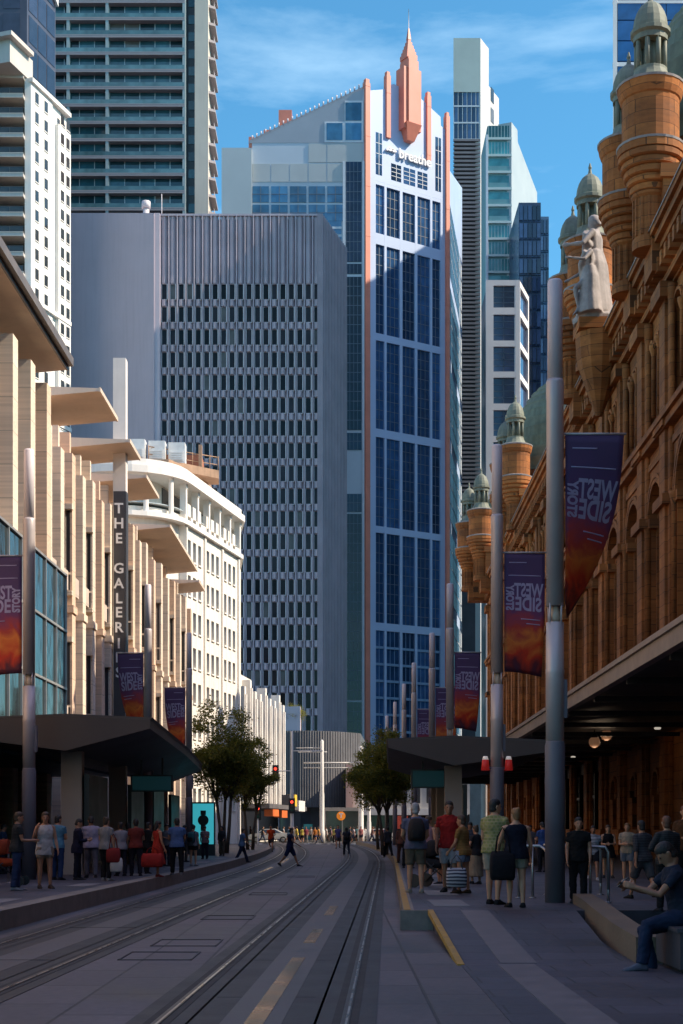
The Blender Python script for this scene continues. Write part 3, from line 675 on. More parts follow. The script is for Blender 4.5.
# curved dark podium in front of it
m = MB(); pts = []
for k in range(9):
    t = k/8; pts.append((gx(280, 196)+t*10.6, 196-2.6*math.sin(t*math.pi*.5)+ (8*t*t)))
pp = pts+[(pts[-1][0]+1.2, 226), (pts[0][0]-3, 226)]
pod = thing('podium_building', 'low dark grey curved building with vertical cladding and a planted roof edge', 'building', (-3, 205, 0))
m.prism(pp, 4.2, 14.2); part('wall', m, mat('podium_clad', (.115,.11,.115), .5, .2, .4, streak=.4), pod)
m = MB()
for (x, y), (x1, y1) in zip(pts[:-1], pts[1:]):
    for q in range(4): t = q/4; m.tube((x+(x1-x)*t, y+(y1-y)*t-.03, 4.2), (x+(x1-x)*t, y+(y1-y)*t-.03, 14.2), .07, .07, 4, False)
part('cladding_rib', m, mat('podium_rib', (.15,.145,.15), .5, .2, .6), pod)
m = MB(); m.prism([(x, y+1.2) for x, y in pts]+[(pts[-1][0], 222), (pts[0][0], 222)], 0, 4.2); part('shopfront', m, dglass, pod)
m = MB()
m.prism([(pts[0][0], 197), (pts[2][0], 195.7), (pts[2][0], 200), (pts[0][0], 200)], 14.2, 17.4); part('upper_wall', m, greyl, pod)

# ================================================================== white and pink tower with the lit gable
clad = mat('tower_white_panel', (.43,.54,.74), .42, .04, .12, spec=.5)
cladl = mat('tower_left_panel', (.50,.56,.62), .4, .06, .12, spec=.5)
beige = mat('tower_beige_panel', (.45,.48,.48), .5, .06, .15)
slope = mat('tower_roof_metal', (.33,.37,.42), .45, .06, .15)
pink = mat('pink_granite', (.72,.235,.155), .5, .1, .4)
bglass = glass('blue_curtain_glass', (.026,.075,.17), .04, .55, .95, wob=.05)
lglass = glass('sky_curtain_glass', (.045,.15,.27), .04, .35, .9)
mull = mat('mullion_blue', (.13,.16,.20), .45, .1, 1.)
mullb = mat('mullion_shade_tint', (.20,.31,.46), .45, .08, 1.)  # white mullions at the tower foot, blue shade put into their colour
mullw = mat('mullion_white', (.6,.64,.68), .45, .05, 1.)
YA = 270.
A = Vector((gx(365, YA), YA, 0)); cd = Vector((.832, .555, 0)).normalized(); CW = 18.7
B = A+cd*CW; rd = Vector((.15, 1, 0)).normalized(); Cc = B+rd*40
bt = thing('gabled_tower', 'white office tower with pink granite ribs, gable front, pink spire and dark glass bays', 'building', (8, 290, 0))
CF = frame(tuple(A), (cd.x, cd.y), (cd.y, -cd.x))
xD = gx(250, YA); xE = gx(221, YA)
zz = lambda py: gz(py, YA)
m = MB()
m.prism([(A.x-21.5, YA+.5), (A.x, YA+.55), (B.x-.2, B.y+.5), (B.x+3, 319), (A.x-21.5, 319)], 0, 122)
part('wall', m, cladl, bt)
gbl = MB(CF)                                               # gable front above the glazing
gbl.prism_uz([(0, 118.6), (CW, 118.6), (CW, 131.6), (CW-1.5, 132.4), (CW-1.6, 134), (12.5, 136.2), (6.4, 137.2), (5.2, 136.6), (4.8, 135.8), (.6, 134.4), (0, 133.8)], -1.6, 0)
fr_ = [(.127,.23),(.256,.415),(.447,.60),(.628,.787),(.812,.915)]
top = 118.6; groups = [(118., 109.2), (107.2, 91.1), (89.8, 73.8), (72.3, 56.2), (55., 38.7)]
es = [0]+[q for f0, f1 in fr_ for q in (f0*CW, f1*CW)]+[CW]
for a_, b_ in zip(es[0::2], es[1::2]): gbl.box(a_, b_, -1.6, 0, 10, 118.6)
hs = [118.6]+[q for g0, g1 in groups for q in (g0, g1)]+[37.3]
for za, zb in zip(hs[0::2], hs[1::2]):
    for f0, f1 in fr_: gbl.box(f0*CW, f1*CW, -1.6, -.01, zb, za)
for f0, f1 in fr_: gbl.box(f0*CW, f1*CW, -1.6, -.01, 10, 16)
part('front', gbl, clad, bt)
for gi, (g0, g1) in enumerate(groups+[(37.3, 16.)]):
    for f0, f1 in fr_:
        a_, b_ = f0*CW, f1*CW; w = MB(CF); w.box(a_, b_, -1.0, -.35, g1, g0); o = part('window_bay', w, bglass, bt)
        q = MB(CF); nh = max(3, round((g0-g1)/1.75)); last = gi == 5
        if last: nh = 7
        for k in range(1, nh):
            t = .22 if last else .045; z = g1+(g0-g1)*k/nh; q.box(a_, b_, -.35, -.12 if last else -.30, z-t, z+t)
        for k in range(1, 2 if b_-a_ < 2.4 else 3): x = a_+(b_-a_)*k/(2 if b_-a_ < 2.4 else 3); q.box(x-.05, x+.05, -.35, -.29, g1, g0)
        sub('mullion', q, mullb if last else mull, o, bt)
for u0, u1, za, zb in ((.127*CW, .2*CW, 127.4, 119.8), (.31*CW, .43*CW, 122.6, 119.6), (.46*CW, .60*CW, 122.6, 119.6), (.63*CW, .75*CW, 122.6, 119.6), (.85*CW, .92*CW, 130, 120)):
    w = MB(CF); w.box(u0, u1, -.3, .03, zb, za); o = part('window_bay', w, bglass, bt)
    q = MB(CF); q.box((u0+u1)/2-.05, (u0+u1)/2+.05, 0, .06, zb, za)
    for k in range(1, 4): q.box(u0, u1, 0, .06, zb+(za-zb)*k/4-.05, zb+(za-zb)*k/4+.05)
    sub('mullion', q, mullw, o, bt)
for u0, u1, z0_, z1_ in ((-.15, .85, 0, 135.6), (4.5, 5.4, 126.9, 138.2), (13.7, 14.6, 125., 137.), (CW-.55, CW+.25, 0, 134.4)):
    m = MB(CF); m.box(u0, u1, -.5, .45, z0_, z1_); m.box(u0+.12, u1-.12, -.4, .35, z1_, z1_+.7)
    for k in range(int(z0_)//9, int(z1_)//9+1):
        if k*9 > z0_: m.box(u0-.03, u1+.03, -.5, .48, k*9-.06, k*9+.06)
    part('pink_rib', m, pink, bt)
c_ = .505*CW
m = MB(CF)
m.hull([(c_-.8, .0, 127.2), (c_+.8, .0, 127.2), (c_+.8, 1.1, 127.2), (c_-.8, 1.1, 127.2)], [(c_-1.7, -.6, 130.), (c_+1.7, -.6, 130.), (c_+1.7, 2.2, 130.), (c_-1.7, 2.2, 130.)])
for dx, h0, h1 in ((-1.4, 129, 140.2), (-.55, 129.5, 141.6), (.55, 129.5, 141.6), (1.4, 129, 140.2)):
    m.box(c_+dx-.55, c_+dx+.55, -.8, 2.2-abs(dx)*.4, h0, h1)
m.box(c_-1., c_+1., -.8, 1.7, 140, 142.2)
for k in range(6): wv = 1.15-.17*k; m.box(c_-wv, c_+wv, .4-wv, .4+wv, 142.1+k*.62, 142.9+k*.62)
m.hull([(c_-.34, .06, 145.9), (c_+.34, .06, 145.9), (c_+.34, .74, 145.9), (c_-.34, .74, 145.9)], [(c_-.1, .3, 148), (c_+.1, .3, 148), (c_+.1, .5, 148), (c_-.1, .5, 148)])
o = part('spire', m, pink, bt)
m = MB(CF); m.tube((c_, .4, 147.8), (c_, .4, 151.6), .09, .05, 6); sub('mast', m, pale, o, bt)
# lettering on the gable
M = CF @ Matrix.Translation((.30*CW+3.6, .12, 125.7)) @ Matrix.Rotation(rad(90), 4, 'X')
lt = text_mb('breathe', 2.5, CF @ Matrix.Translation((10.9, .35, 124.6)) @ Matrix.Rotation(rad(90), 4, 'X') @ Matrix.Scale(-1, 4, (0,0,1)), .15, bold=.05, sx=.95)
part('lettering', lt, mat('letter_white', (.8,.8,.8), .5, .03, 2.), bt)
m = MB(CF)
for k in range(3):                                         # three leaf shapes of the emblem
    cx, cz, an = 4.9+.62*k, 124.9-.05*k, rad(38-22*k)
    P = [(cx+.62*math.cos(t)*math.cos(an)-.27*math.sin(t)*math.sin(an), cz+.62*math.cos(t)*math.sin(an)+.27*math.sin(t)*math.cos(an)) for t in [2*math.pi*j/10 for j in range(10)]]
    m.prism_uz(P, .03, .45)
part('emblem', m, mat('letter_white', (.8,.8,.8)), bt)
# left face
LF = frame((A.x, YA, 0), (-1, 0), (0, -1)); U = lambda px: (365-px)/F*YA
m = MB(LF); m.prism_uz([(0, 10), (0, zz(88)), (U(252), zz(143)), (U(252), 10)], -.4, 0); part('left_face', m, cladl, bt)
m = MB(LF); m.hull([(0, -1, zz(88)+.3), (U(249), -1, zz(141)), (U(249), -46, zz(141)), (0, -46, zz(88))], [(0, -1, zz(88)+.9), (U(249), -1, zz(141)+.6), (U(249), -46, zz(141)+.6), (0, -46, zz(88)+.6)])
m.prism_uz([(.3, zz(89)), (U(250), zz(143)), (U(344), zz(143)), (U(344), zz(104)), (.5, zz(104))], .0, .06)
part('sloping_roof', m, slope, bt)
for k in range(26): m = MB(LF); t = k/25; u = .3+t*(U(252)-.3); z = zz(88)+(zz(141)-zz(88))*t; m.tube((u, -.6, z+.6), (u, -.6, z+1.25), .16, .16, 5); part('roof_lamp', m, pale, bt)
m = MB(LF); m.prism_uz([(U(349), zz(97)), (U(353), zz(83)), (U(349), zz(84)), (U(299), zz(105)), (U(299), zz(124))], -12, -6); part('roof_plant', m, slope, bt)
for px in (285, 266, 251): m = MB(LF); z = zz(88)+(zz(141)-zz(88))*(U(px)/U(252)); hh = 3.4 if px == 285 else 1.4; m.box(U(px)-hh*.35, U(px)+hh*.35, -4, -1.2, z-.5, z+hh); part('pink_rib', m, pink, bt)
m = MB(LF); m.box(U(252), U(222), -30, .9, 10, zz(150)); m.box(U(296), U(222), .0, .95, 10, zz(150)) if False else None
part('side_wing', m, mat('pale_wing', (.45,.50,.51), .4, .05, .1), bt)
pan = MB(LF)
pan.box(U(344.5), U(362.5), .0, .09, zz(162), zz(143))
for i in range(4):
    for j in range(2): pass
for r, (ya, yb) in enumerate(((144, 162.5), (164, 182))):
    for c in range(6):
        xa = 252+c*18.7; 
        if r == 0 and c < 3: continue
        if c < 5: pan.box(U(xa+.6), U(xa+18.1), .0, .1, zz(yb), zz(ya))
part('beige_panel', pan, beige, bt)
for r, (ya, yb) in enumerate(((186.5, 202.5), (205, 221))):
    for c in range(5):
        xa = 252.5+c*18.7; w = MB(LF); w.box(U(xa), U(xa+16.4), 0, .12, zz(yb), zz(ya)); o = part('window_bay', w, lglass, bt)
        q = MB(LF); um = U(xa+8.2); q.box(um-.06, um+.06, .12, .18, zz(yb), zz(ya)); q.box(U(xa+16.4), U(xa), .12, .18, zz((ya+yb)/2)-.05, zz((ya+yb)/2)+.05); sub('mullion', q, mull, o, bt)
for xa, xb, ya, yb in ((345.5, 361.5, 103, 121), (345.5, 361.5, 123.5, 140.5), (326.5, 342.5, 123.5, 140.5)):
    w = MB(LF); w.box(U(xa), U(xb), .05, .2, zz(yb), zz(ya)); part('window_bay', w, lglass, bt)
w = MB(LF)
for f0, f1, n_ in ((322, 345, .25), (342.8, 345, .3), (361.8, 364.5, .3)): pass
w.box(U(324.5), U(344.8), .06, .14, zz(142.8), zz(122)); w.box(U(344.8), U(363.2), .06, .14, zz(142.8), zz(101)); part('window_surround', w, mullw, bt)
col = [(162, 262, 0), (264, 274, 0), (277, 430, 0), (433, 450, 1), (494, 512, 0), (514, 700, 0), (702, 740, 0)]
for ya, yb, lt_ in col:
    w = MB(LF); w.box(U(346), U(361.5), 0, .12, zz(yb), zz(ya)); o = part('window_bay', w, glass('dark_curtain_glass', (.012,.026,.055), .05, .5, .4), bt)
    q = MB(LF); nf_ = max(1, round((yb-ya)/19.5*2))
    for k in range(1, nf_): z = zz(yb)+(zz(ya)-zz(yb))*k/nf_; q.box(U(361.5), U(346), .12, .16, z-.05, z+.05)
    for k in (1, 2, 3): u = U(361.5)+(U(346)-U(361.5))*k/4; q.box(u-.04, u+.04, .12, .155, zz(yb), zz(ya))
    sub('mullion', q, mull, o, bt)
w = MB(LF)
for xa, xb in ((342.8, 345.2), (362.3, 364.4)): w.box(U(xb), U(xa), 0, .3, 10, zz(162))
for r in range(6): w.box(U(324), U(342), 0, .16, zz(228+r*80)-.2, zz(228+r*80)+.2)
part('pilaster', w, mullw, bt)
for k in range(22):                                        # glass of the face behind the grey tower
    w = MB(LF); z = 16+k*4.4; w.box(U(341.5), U(322), .0, .08, z, z+3.9); part('window_bay', w, lglass, bt)
# right face
RF = frame(tuple(B), (rd.x, rd.y), (rd.y, -rd.x))
m = MB(RF); m.prism_uz([(0, 10), (0, 125), (40, 138), (40, 10)], -.6, 0); part('right_face', m, clad, bt)
for k in range(7):
    w = MB(RF); w.box(3, 37, 0, .12, 14+k*15.5, 27+k*15.5); o = part('window_bay', w, lglass, bt)
    q = MB(RF)
    for j in range(1, 4): q.box(3, 37, .12, .17, 14+k*15.5+j*3.25-.08, 14+k*15.5+j*3.25+.08)
    for j in range(1, 9): q.box(3+j*3.8, 3.12+j*3.8, .12, .17, 14+k*15.5, 27+k*15.5)
    sub('mullion', q, mullw, o, bt)
m = MB(); m.prism([(A.x-22, YA-6), (A.x-2, YA-6), (A.x+4, YA+1.5), (A.x+22, YA+12), (A.x+30, 318), (A.x-22, 318)], 0, 9.8); part('base', m, mat('tower_base', (.34,.31,.29), .6, .2, .4), bt)
m = MB(); m.box(gx(345, 262), gx(353.5, 262), 262, 263.5, 0, 14.6); part('pink_rib', m, pink, bt)

# ================================================================== other towers
def tower(name, label, cat, loc): return thing(name, label, cat, loc)
# far left flats
YR = 300.
rt = tower('residential_tower', 'tall blue green glass apartment tower with pale balcony bands and a beige side strip', 'building', (-45, 312, 0))
conc = mat('balcony_slab', (.35,.31,.315), .7, .08, .3); tealg = glass('balcony_glass', (.03,.105,.135), .07, .6, .8, blinds=.05); beig = mat('beige_slab', (.66,.58,.48), .75, .06, .2, streak=.15)
xa, xb = gx(48, YR), gx(184.5, YR)
m = MB(); m.box(xa, xb-.5, YR+1.6, YR+28, 0, 182); m.box(xb-.4, gx(194.5, YR), YR+3, YR+20, 0, 182); part('wall', m, mat('tower_dark_wall', (.05,.07,.085), .4, .2, .4), rt)
m = MB(); m.box(gx(194.5, YR), gx(208, YR), YR+.5, YR+9, 0, 184); part('beige_core', m, beig, rt)
ph = 17.3/F*YR; nfl = 49; zt_ = gz(3, YR)
slab = MB(); slab.box(0, xb-xa, -.1, 1.8, 0, .42); slab.box(0, xb-xa, -.12, -.04, .42, .6)
repeat('balcony_slab', [slab], [conc], [Matrix.Translation((xa, YR, zt_-k*ph)) for k in range(-2, 20)], rt)
fr0 = MB(); fr0.mi = 1
for k in range(9): a_ = k*(xb-xa)/9; fr0.box(a_+.05, a_+(xb-xa)/9-.05, 1.35, 1.6, .45, ph)
fr0.mi = 0
for k in range(10): a_ = k*(xb-xa)/9; fr0.box(a_-.07, a_+.07, 1.2, 1.5, .42, ph)
fr0.mi = 2; fr0.box(0.1, xb-xa-.1, -.06, -.02, .5, 1.45)
for k in range(5): x = 3+R.random()*22; fr0.mi = 0; fr0.box(x, x+.8, .3, .9, .45, 1.2)
repeat('window_wall', [fr0], [mat('alu', (.55,.55,.54)), tealg, glass('balustrade_glass', (.10,.20,.22), .1, .2, .7)], [Matrix.Translation((xa, YR, zt_-k*ph)) for k in range(-2, 20)], rt)
m = MB()
for q in (68, 107, 184): x = gx(q, YR); m.box(x-.3, x+.3, YR-.05, YR+1.6, 0, 182)
part('column', m, mat('tower_column', (.35,.42,.42), .6, .1, .3), rt)
sb_ = MB(); sb_.hull([(0, 0, 0), (1.3, .8, 0), (1.3, 7, 0), (0, 7, 0)], [(0, 0, .5), (1.3, .8, .5), (1.3, 7, .5), (0, 7, .5)]); sb_.box(1.0, 1.06, .6, 6.8, .5, 1.4)
repeat('side_balcony', [sb_], [conc], [Matrix.Translation((gx(208, YR), YR+1.5, zt_-k*ph)) for k in range(-2, 24)], rt)
wq = MB(); wq.box(0, 1.3, 2.9, 3., .8, 2.6); repeat('window', [wq], [tealg], [Matrix.Translation((gx(187, YR), YR, zt_-k*ph)) for k in range(-2, 24)], rt)
# white flats
YW = 215.
wt = tower('apartment_block', 'white apartment block with a stack of shaded balconies at far left', 'building', (-52, 222, 0))
bei2 = mat('balcony_beige', (.58,.53,.48), .75, .06, .3, streak=.15); whi2 = mat('flats_white', (.80,.77,.72), .75, .05, .3, streak=.2)
xc = gx(31, YW); zt2 = gz(78, YW); e1 = Vector((xc, YW, 0)); dv = Vector((.32, 1, 0)).normalized()
EF = frame(tuple(e1), (dv.x, dv.y), (dv.y, -dv.x)); LFN = 11.4
far = e1+dv*LFN
m = MB(); m.prism([(-70, YW+2.2), (xc-.9, YW+2.2), (xc-.9, YW), (xc, YW), (xc, YW+.3), (far.x-.35, far.y), (-70, far.y)], 0, zt2); part('wall', m, whi2, wt)
fp = 19.7/F*YW
bs = MB(); bs.box(-26, -.9, -.9, 2.2, 0, .5); bs.box(-26, -.9, -.95, -.85, .5, .62)
rl = MB()
repeat('balcony', [bs], [bei2], [Matrix.Translation((xc, YW, zt2-.4-k*fp)) for k in range(24)], wt)
rb = MB(); rb.mi = 0; rb.box(-26, -.95, -.84, -.8, .5, 1.4); rb.mi = 1; rb.box(-26, -.9, -.86, -.78, 1.4, 1.47)
for k in range(12): rb.box(-26+k*2.1, -25.95+k*2.1, -.88, -.8, .5, 1.45)
rb.mi = 0; rb.box(-26, -1., 2.05, 2.18, .6, fp-.1); rb.mi = 2
for k in range(4): x = -1.8-R.random()*7; rb.box(x, x+.5, .2, .8, .5, 1.3)
repeat('balcony_front', [rb], [glass('flat_glass', (.035,.045,.05), .08, .3, .6), mat('rail_dark', (.08,.08,.08), .5, .1, 2.), mat('furniture', (.12,.13,.11), .7, .2, 2.)], [Matrix.Translation((xc, YW, zt2-.4-k*fp)) for k in range(24)], wt)
m = MB(EF); m.box(0, 6.3, -.3, 0, 0, zt2); m.box(6.3, 7.6, -.8, -.3, 0, zt2); m.box(7.6, LFN, -.3, .3, 0, zt2-3.2); m.box(-.2, LFN, -.3, .45, 61, 61.6); m.box(-.2, LFN, -.3, .4, zt2-.6, zt2); m.box(-.2, LFN, -.3, .42, zt2-32, zt2-31.4)
part('facade', m, whi2, wt)
wq = MB(); wq.mi = 1; wq.box(0, .95, 0, .06, 0, 1.6); wq.mi = 0; wq.box(-.08, 1.03, 0, .12, -.12, 0)
pls = []
for k in range(26):
    for u, n_ in ((1.2, 0), (3.9, 0), (8.3, .3), (10., .3)): pls.append(EF @ Matrix.Translation((u, n_, zt2-3.0-k*fp)))
repeat('window', [wq], [whi2, glass('flat_glass', (.035,.045,.05))], pls, wt)
m = MB(EF); m.box(-5, 1.4, -9, -.5, zt2, zt2+3.2); m.box(-6, .3, -10, .3, zt2+3.2, zt2+3.8); part('penthouse', m, bei2, wt)
# dark tower top left
YD = 262.
dk = tower('dark_glass_tower', 'dark slate glass tower with a pale top edge in the upper left corner', 'building', (-62, 275, 0))
x1 = gx(27, YD); e2 = Vector((x1, YD, 0)); dv2 = Vector((.3, 1, 0)).normalized(); DF = frame(tuple(e2), (dv2.x, dv2.y), (dv2.y, -dv2.x))
m = MB(); f2 = e2+dv2*10.6; m.prism([(-86, YD), (x1, YD), (f2.x, f2.y), (-86, f2.y)], 0, 158); part('wall', m, mat('slate_panel', (.07,.075,.105), .35, .15, .3), dk)
wq = MB(); wq.box(0, 3., 0, .08, 0, 4.6); repeat('window', [wq], [glass('slate_glass', (.03,.035,.06), .06, .5, .7)], [DF @ Matrix.Translation((.6+j*3.3, 0, 150-k*5.4)) for k in range(12) for j in range(3)]+[Matrix.Translation((x1-4.2-j*4.2, YD-.08, 150-k*5.4)) for k in range(12) for j in range(4)], dk)
m = MB(DF); m.box(-.2, 22.2, -1.2, .5, 147, 158.5); part('pale_edge', m, mat('pale_edge', (.7,.68,.65), .6, .05, .3), dk) if False else None
m = MB(DF); m.hull([(3, -1, 157), (10.8, -1, 150.5), (10.8, .5, 150.5), (3, .5, 157)], [(3, -1, 160), (10.8, -1, 160), (10.8, .5, 160), (3, .5, 160)]); part('pale_edge', m, mat('pale_edge', (.7,.68,.65), .6, .05, .3), dk)
# right of centre: tall dark louvred tower with a stepped white side
YL = 360.
lt_ = tower('louvred_tower', 'slender dark louvred tower with a pale blank top and stepped white side', 'building', (33, 372, 0))
xa, xb = gx(453.5, YL), gx(480.5, YL); zT = gz(38, YL)
pg = mat('pale_green_panel', (.46,.52,.48), .6, .06, .2)
m = MB(); m.prism([(xa, YL), (xb, YL), (xb, YL+12), (xa+1, YL+12)], gz(92, YL), zT); part('crown', m, pg, lt_)
m = MB(); m.prism([(xa+.2, YL+.6), (xb-.05, YL+.6), (xb-.05, YL+12), (xa+1.1, YL+12)], 0, gz(92, YL)); part('wall', m, mat('louvre_back', (.06,.06,.075), .6, .2, .3), lt_)
lv = MB(); lv.box(0, xb-xa-.1, 0, .6, 0, .5); repeat('louvre', [lv], [mat('louvre', (.19,.17,.18), .55, .1, .5)], [Matrix.Translation((xa, YL, gz(141, YL)-k*1.0)) for k in range(100)], lt_)
wq = MB(); wq.box(.1, .95, .2, .5, .3, 4.0); repeat('window', [wq], [glass('grid_glass', (.06,.10,.18), .06, .6, .8)], [Matrix.Translation((xa+.15+j*1.06, YL, gz(140, YL)+k*4.0)) for k in range(3) for j in range(6)], lt_)
m = MB()
for j in range(7): m.box(xa+j*1.06, xa+.12+j*1.06, YL+.1, YL+.6, gz(140, YL), gz(92, YL))
for k in range(4): m.box(xa, xb, YL+.05, YL+.6, gz(140, YL)+k*4., gz(140, YL)+k*4.+.35)
part('grid_frame', m, mullw, lt_)
s1 = Vector((xb, YL, 0)); v1 = Vector((.5, 1, 0)).normalized(); LSF = frame(tuple(s1), (v1.x, v1.y), (v1.y, -v1.x))
m = MB(LSF); m.box(0, 5.5, -4, 0, 0, zT); m.box(5.5, 12.5, -5, 0, 0, gz(80, YL)+1); m.box(12.5, 16, -6, 0, 0, gz(118, YL)); part('white_side', m, mat('lit_white_side', (.56,.54,.52), .6, .05, .2), lt_)
for k in range(3): m = MB(LSF); m.box(6.8, 8.8, 0, .1, gz(130, YL)+k*5, gz(130, YL)+3.4+k*5); part('window', m, pane, lt_)
# teal glass tower
YT = 330.
tl = tower('teal_glass_tower', 'teal glass apartment tower with white floor bands and a blank pale side wall', 'building', (42, 342, 0))
xa, xb = gx(487.5, YT), gx(511.5, YT); zT = gz(123, YT)
m = MB(); m.box(xa, xb, YT+.4, YT+15, 0, zT-.5); part('wall', m, mat('teal_spandrel', (.16,.30,.30), .5, .1, .3), tl)
ffl = 10.3/F*YT*1.62
un = MB(); un.mi = 1; un.box(.2, xb-xa-.2, .2, .4, .5, ffl-.5); un.mi = 0; un.box(-.1, xb-xa+.05, -.1, .4, 0, .5)
for k in range(8): un.box(.2+k*.7, .28+k*.7, .12, .2, .5, ffl-.5)
un2 = MB(); un2.mi = 1; un2.box(.2, xb-xa-.2, .2, .4, .5, ffl-.5); un2.mi = 0; un2.box(-.1, xb-xa+.05, -.1, .4, 0, .5); un2.mi = 2; un2.box(.4, xb-xa-.4, .1, .2, .5, 1.6)
repeat('floor_bay', [un, un2], [mat('teal_band', (.48,.58,.56), .5, .05, .3), glass('teal_glass', (.05,.22,.23), .06, .5, .9), mat('teal_rail', (.14,.30,.32), .3, .1, .3)], [Matrix.Translation((xa, YT, zT-ffl*(k+1))) for k in range(32)], tl)
m = MB(); m.box(xa-.3, xa+.15, YT-.2, YT+1, 0, gz(135, YT)); part('white_edge', m, mullw, tl)
s2 = Vector((xb, YT, 0)); v2 = Vector((.4, 1, 0)).normalized(); TF = frame(tuple(s2), (v2.x, v2.y), (v2.y, -v2.x))
m = MB(TF); m.prism_uz([(0, 0), (0, zT+.2), (5, zT+.6), (5.3, zT-2), (22.5, zT-6.5), (22.5, 0)], -3, 0); part('pale_side', m, mat('pale_blue_wall', (.40,.45,.46), .5, .05, .2), tl)
# dark blue glass pair
YB = 312.
for x0_, x1_, yt, dd, lab in ((519, 541, 202, 0, 'dark blue glass tower beside the teal tower'), (540.5, 549, 216, 12, 'narrow mid blue glass tower partly hidden by the nearest pole')):
    t_ = tower('blue_glass_tower', lab, 'building', (gx(x0_, YB)+4, YB+10, 0))
    ya_ = YB+dd; xa, xb = gx(x0_, ya_), gx(x1_, ya_); H_ = gz(yt, ya_)
    m = MB(); m.box(xa, xb, ya_+.3, ya_+20, 0, H_); part('wall', m, mat('navy_panel%d' % dd, (.04,.07,.13) if dd == 0 else (.10,.18,.28), .3, .1, .3), t_)
    nw = 5 if dd == 0 else 3; ww = (xb-xa)/nw
    wq = MB(); wq.box(.1, ww-.1, .05, .3, .3, 3.3); wq.box(.0, ww, .1, .3, 0, .12)
    repeat('window', [wq], [glass('navy_glass%d' % dd, (.03,.06,.13) if dd == 0 else (.08,.17,.30), .05, .7, .8)], [Matrix.Translation((xa+j*ww, ya_, H_-4-k*3.7)) for k in range(22) for j in range(nw)], t_)
# white framed block
YF = 290.
wf_ = tower('framed_block', 'white grid framed block with dark glass panels below the teal tower', 'building', (33, 298, 0))
xa, xb = gx(486, YF), gx(519.5, YF); zT = gz(280, YF)
frm = mat('frame_white', (.84,.79,.76), .6, .04, .3)
m = MB(); m.box(xa+.4, xb-.2, YF+.9, YF+14, 0, zT-.5); part('wall', m, mat('frame_back', (.04,.05,.08), .5, .1, .4), wf_)
m = MB()
for a_, b_ in ((486, 493.5), (515.5, 520)): m.box(gx(a_, YF), gx(b_, YF), YF, YF+1, 0, zT)
ys = [(280, 285.5), (307.5, 314.5), (340.5, 346.5), (371.5, 377.5), (403.5, 410), (436, 442)]+[(468+k*32, 474+k*32) for k in range(8)]
for a_, b_ in ys: m.box(gx(493.5, YF), gx(515.5, YF), YF+.01, YF+1, gz(b_, YF), gz(a_, YF))
part('frame', m, frm, wf_)
for (a0_, b0_), (a1_, b1_) in zip(ys[:-1], ys[1:]):
    w = MB(); w.box(gx(493.5, YF), gx(515.5, YF), YF+.5, YF+.6, gz(a1_, YF), gz(b0_, YF)); o = part('window', w, glass('frame_glass', (.03,.05,.11), .06, .4, .7), wf_)
    q = MB()
    for k in range(1, 4): z = gz(a1_, YF)+(gz(b0_, YF)-gz(a1_, YF))*k/4; q.box(gx(493.5, YF), gx(515.5, YF), YF+.44, YF+.5, z-.06, z+.06)
    q.box(gx(504, YF)-.06, gx(504, YF)+.06, YF+.44, YF+.5, gz(a1_, YF), gz(b0_, YF)); sub('mullion', q, mull, o, wf_)
v3 = Vector((.32, 1, 0)).normalized(); FF = frame((xb, YF, 0), (v3.x, v3.y), (v3.y, -v3.x))
m = MB(FF); m.box(0, .8, -1, 0, 0, zT); m.box(9, 9.8, -1, 0, 0, zT)
for a_, b_ in ys: m.box(.8, 9, -1, -.01, gz(b_, YF), gz(a_, YF))
part('side_frame', m, frm, wf_)
for (a0_, b0_), (a1_, b1_) in zip(ys[:-1], ys[1:]):
    w = MB(FF); w.box(.8, 9, -.6, -.5, gz(a1_, YF), gz(b0_, YF)); part('side_window', w, glass('frame_glass', (.03,.05,.11)), wf_)
# blue tower over the arcade roof, top right
YU = 215.
ub = tower('blue_curtain_tower', 'blue glass tower with white edge rising behind the arcade dome at top right', 'building', (56, 235, 0))
xa = gx(613, YU)
m = MB(); m.prism([(xa+.3, YU+.4), (xa+36, YU+.4), (xa+42, 256), (xa+7.9, 256)], 0, 137); part('wall', m, mat('royal_panel', (.03,.07,.16), .3, .1, .3), ub)
m = MB(); m.prism([(xa, YU), (xa+.6, YU), (xa+8.2, 256), (xa+7.6, 256)], 0, 138); 
for k in range(9): m.box(xa, xa+36, YU+.05, YU+.4, gz(66, YU)-k*14, gz(62, YU)-k*14)
m.box(xa, xa+36, YU+.05, YU+.4, gz(3, YU), gz(0, YU)); part('white_band', m, mat('frame_white', (.84,.79,.76)), ub)
wq = MB(); wq.box(0, 3.4, .1, .35, 0, 2.8); repeat('window', [wq], [glass('royal_glass', (.02,.10,.28), .05, .35, .9)], [Matrix.Translation((xa+.7+j*3.5, YU, gz(80, YU)+k*2.95-9)) for k in range(12) for j in range(9)], ub)
# unseen blocks added out of frame to cast shade and show in the glass
for nm, lab, q, H_ in (('added_block', 'unseen block added to shade the gabled tower, beyond the picture edge', (61, 96, 250, 282), 149), ('added_block', 'broad unseen block added for glass reflections behind the viewer on the left', (-60, -20, -150, -90), 95), ('added_block', 'taller unseen block added for glass reflections behind the viewer on the right', (22, 70, -190, -120), 130), ('added_block', 'unseen block added for glass reflections beyond the arcade to the west', (85, 125, 95, 190), 62)):
    t_ = tower(nm, lab, 'building', ((q[0]+q[1])/2, (q[2]+q[3])/2, 0)); m = MB(); m.box(*q, 0, H_); part('wall', m, mat('block_panel', (.20,.20,.22), .6, .15, .2), t_)
    bb = MB()
    for k in range(int(H_/4)-1): bb.box(q[0]-.1, q[1]+.1, q[2]-.1, q[3]+.1, 4+k*4, 6+k*4)
    part('window_band', bb, glass('block_glass', (.03,.04,.05), .06, .4, .6), t_)
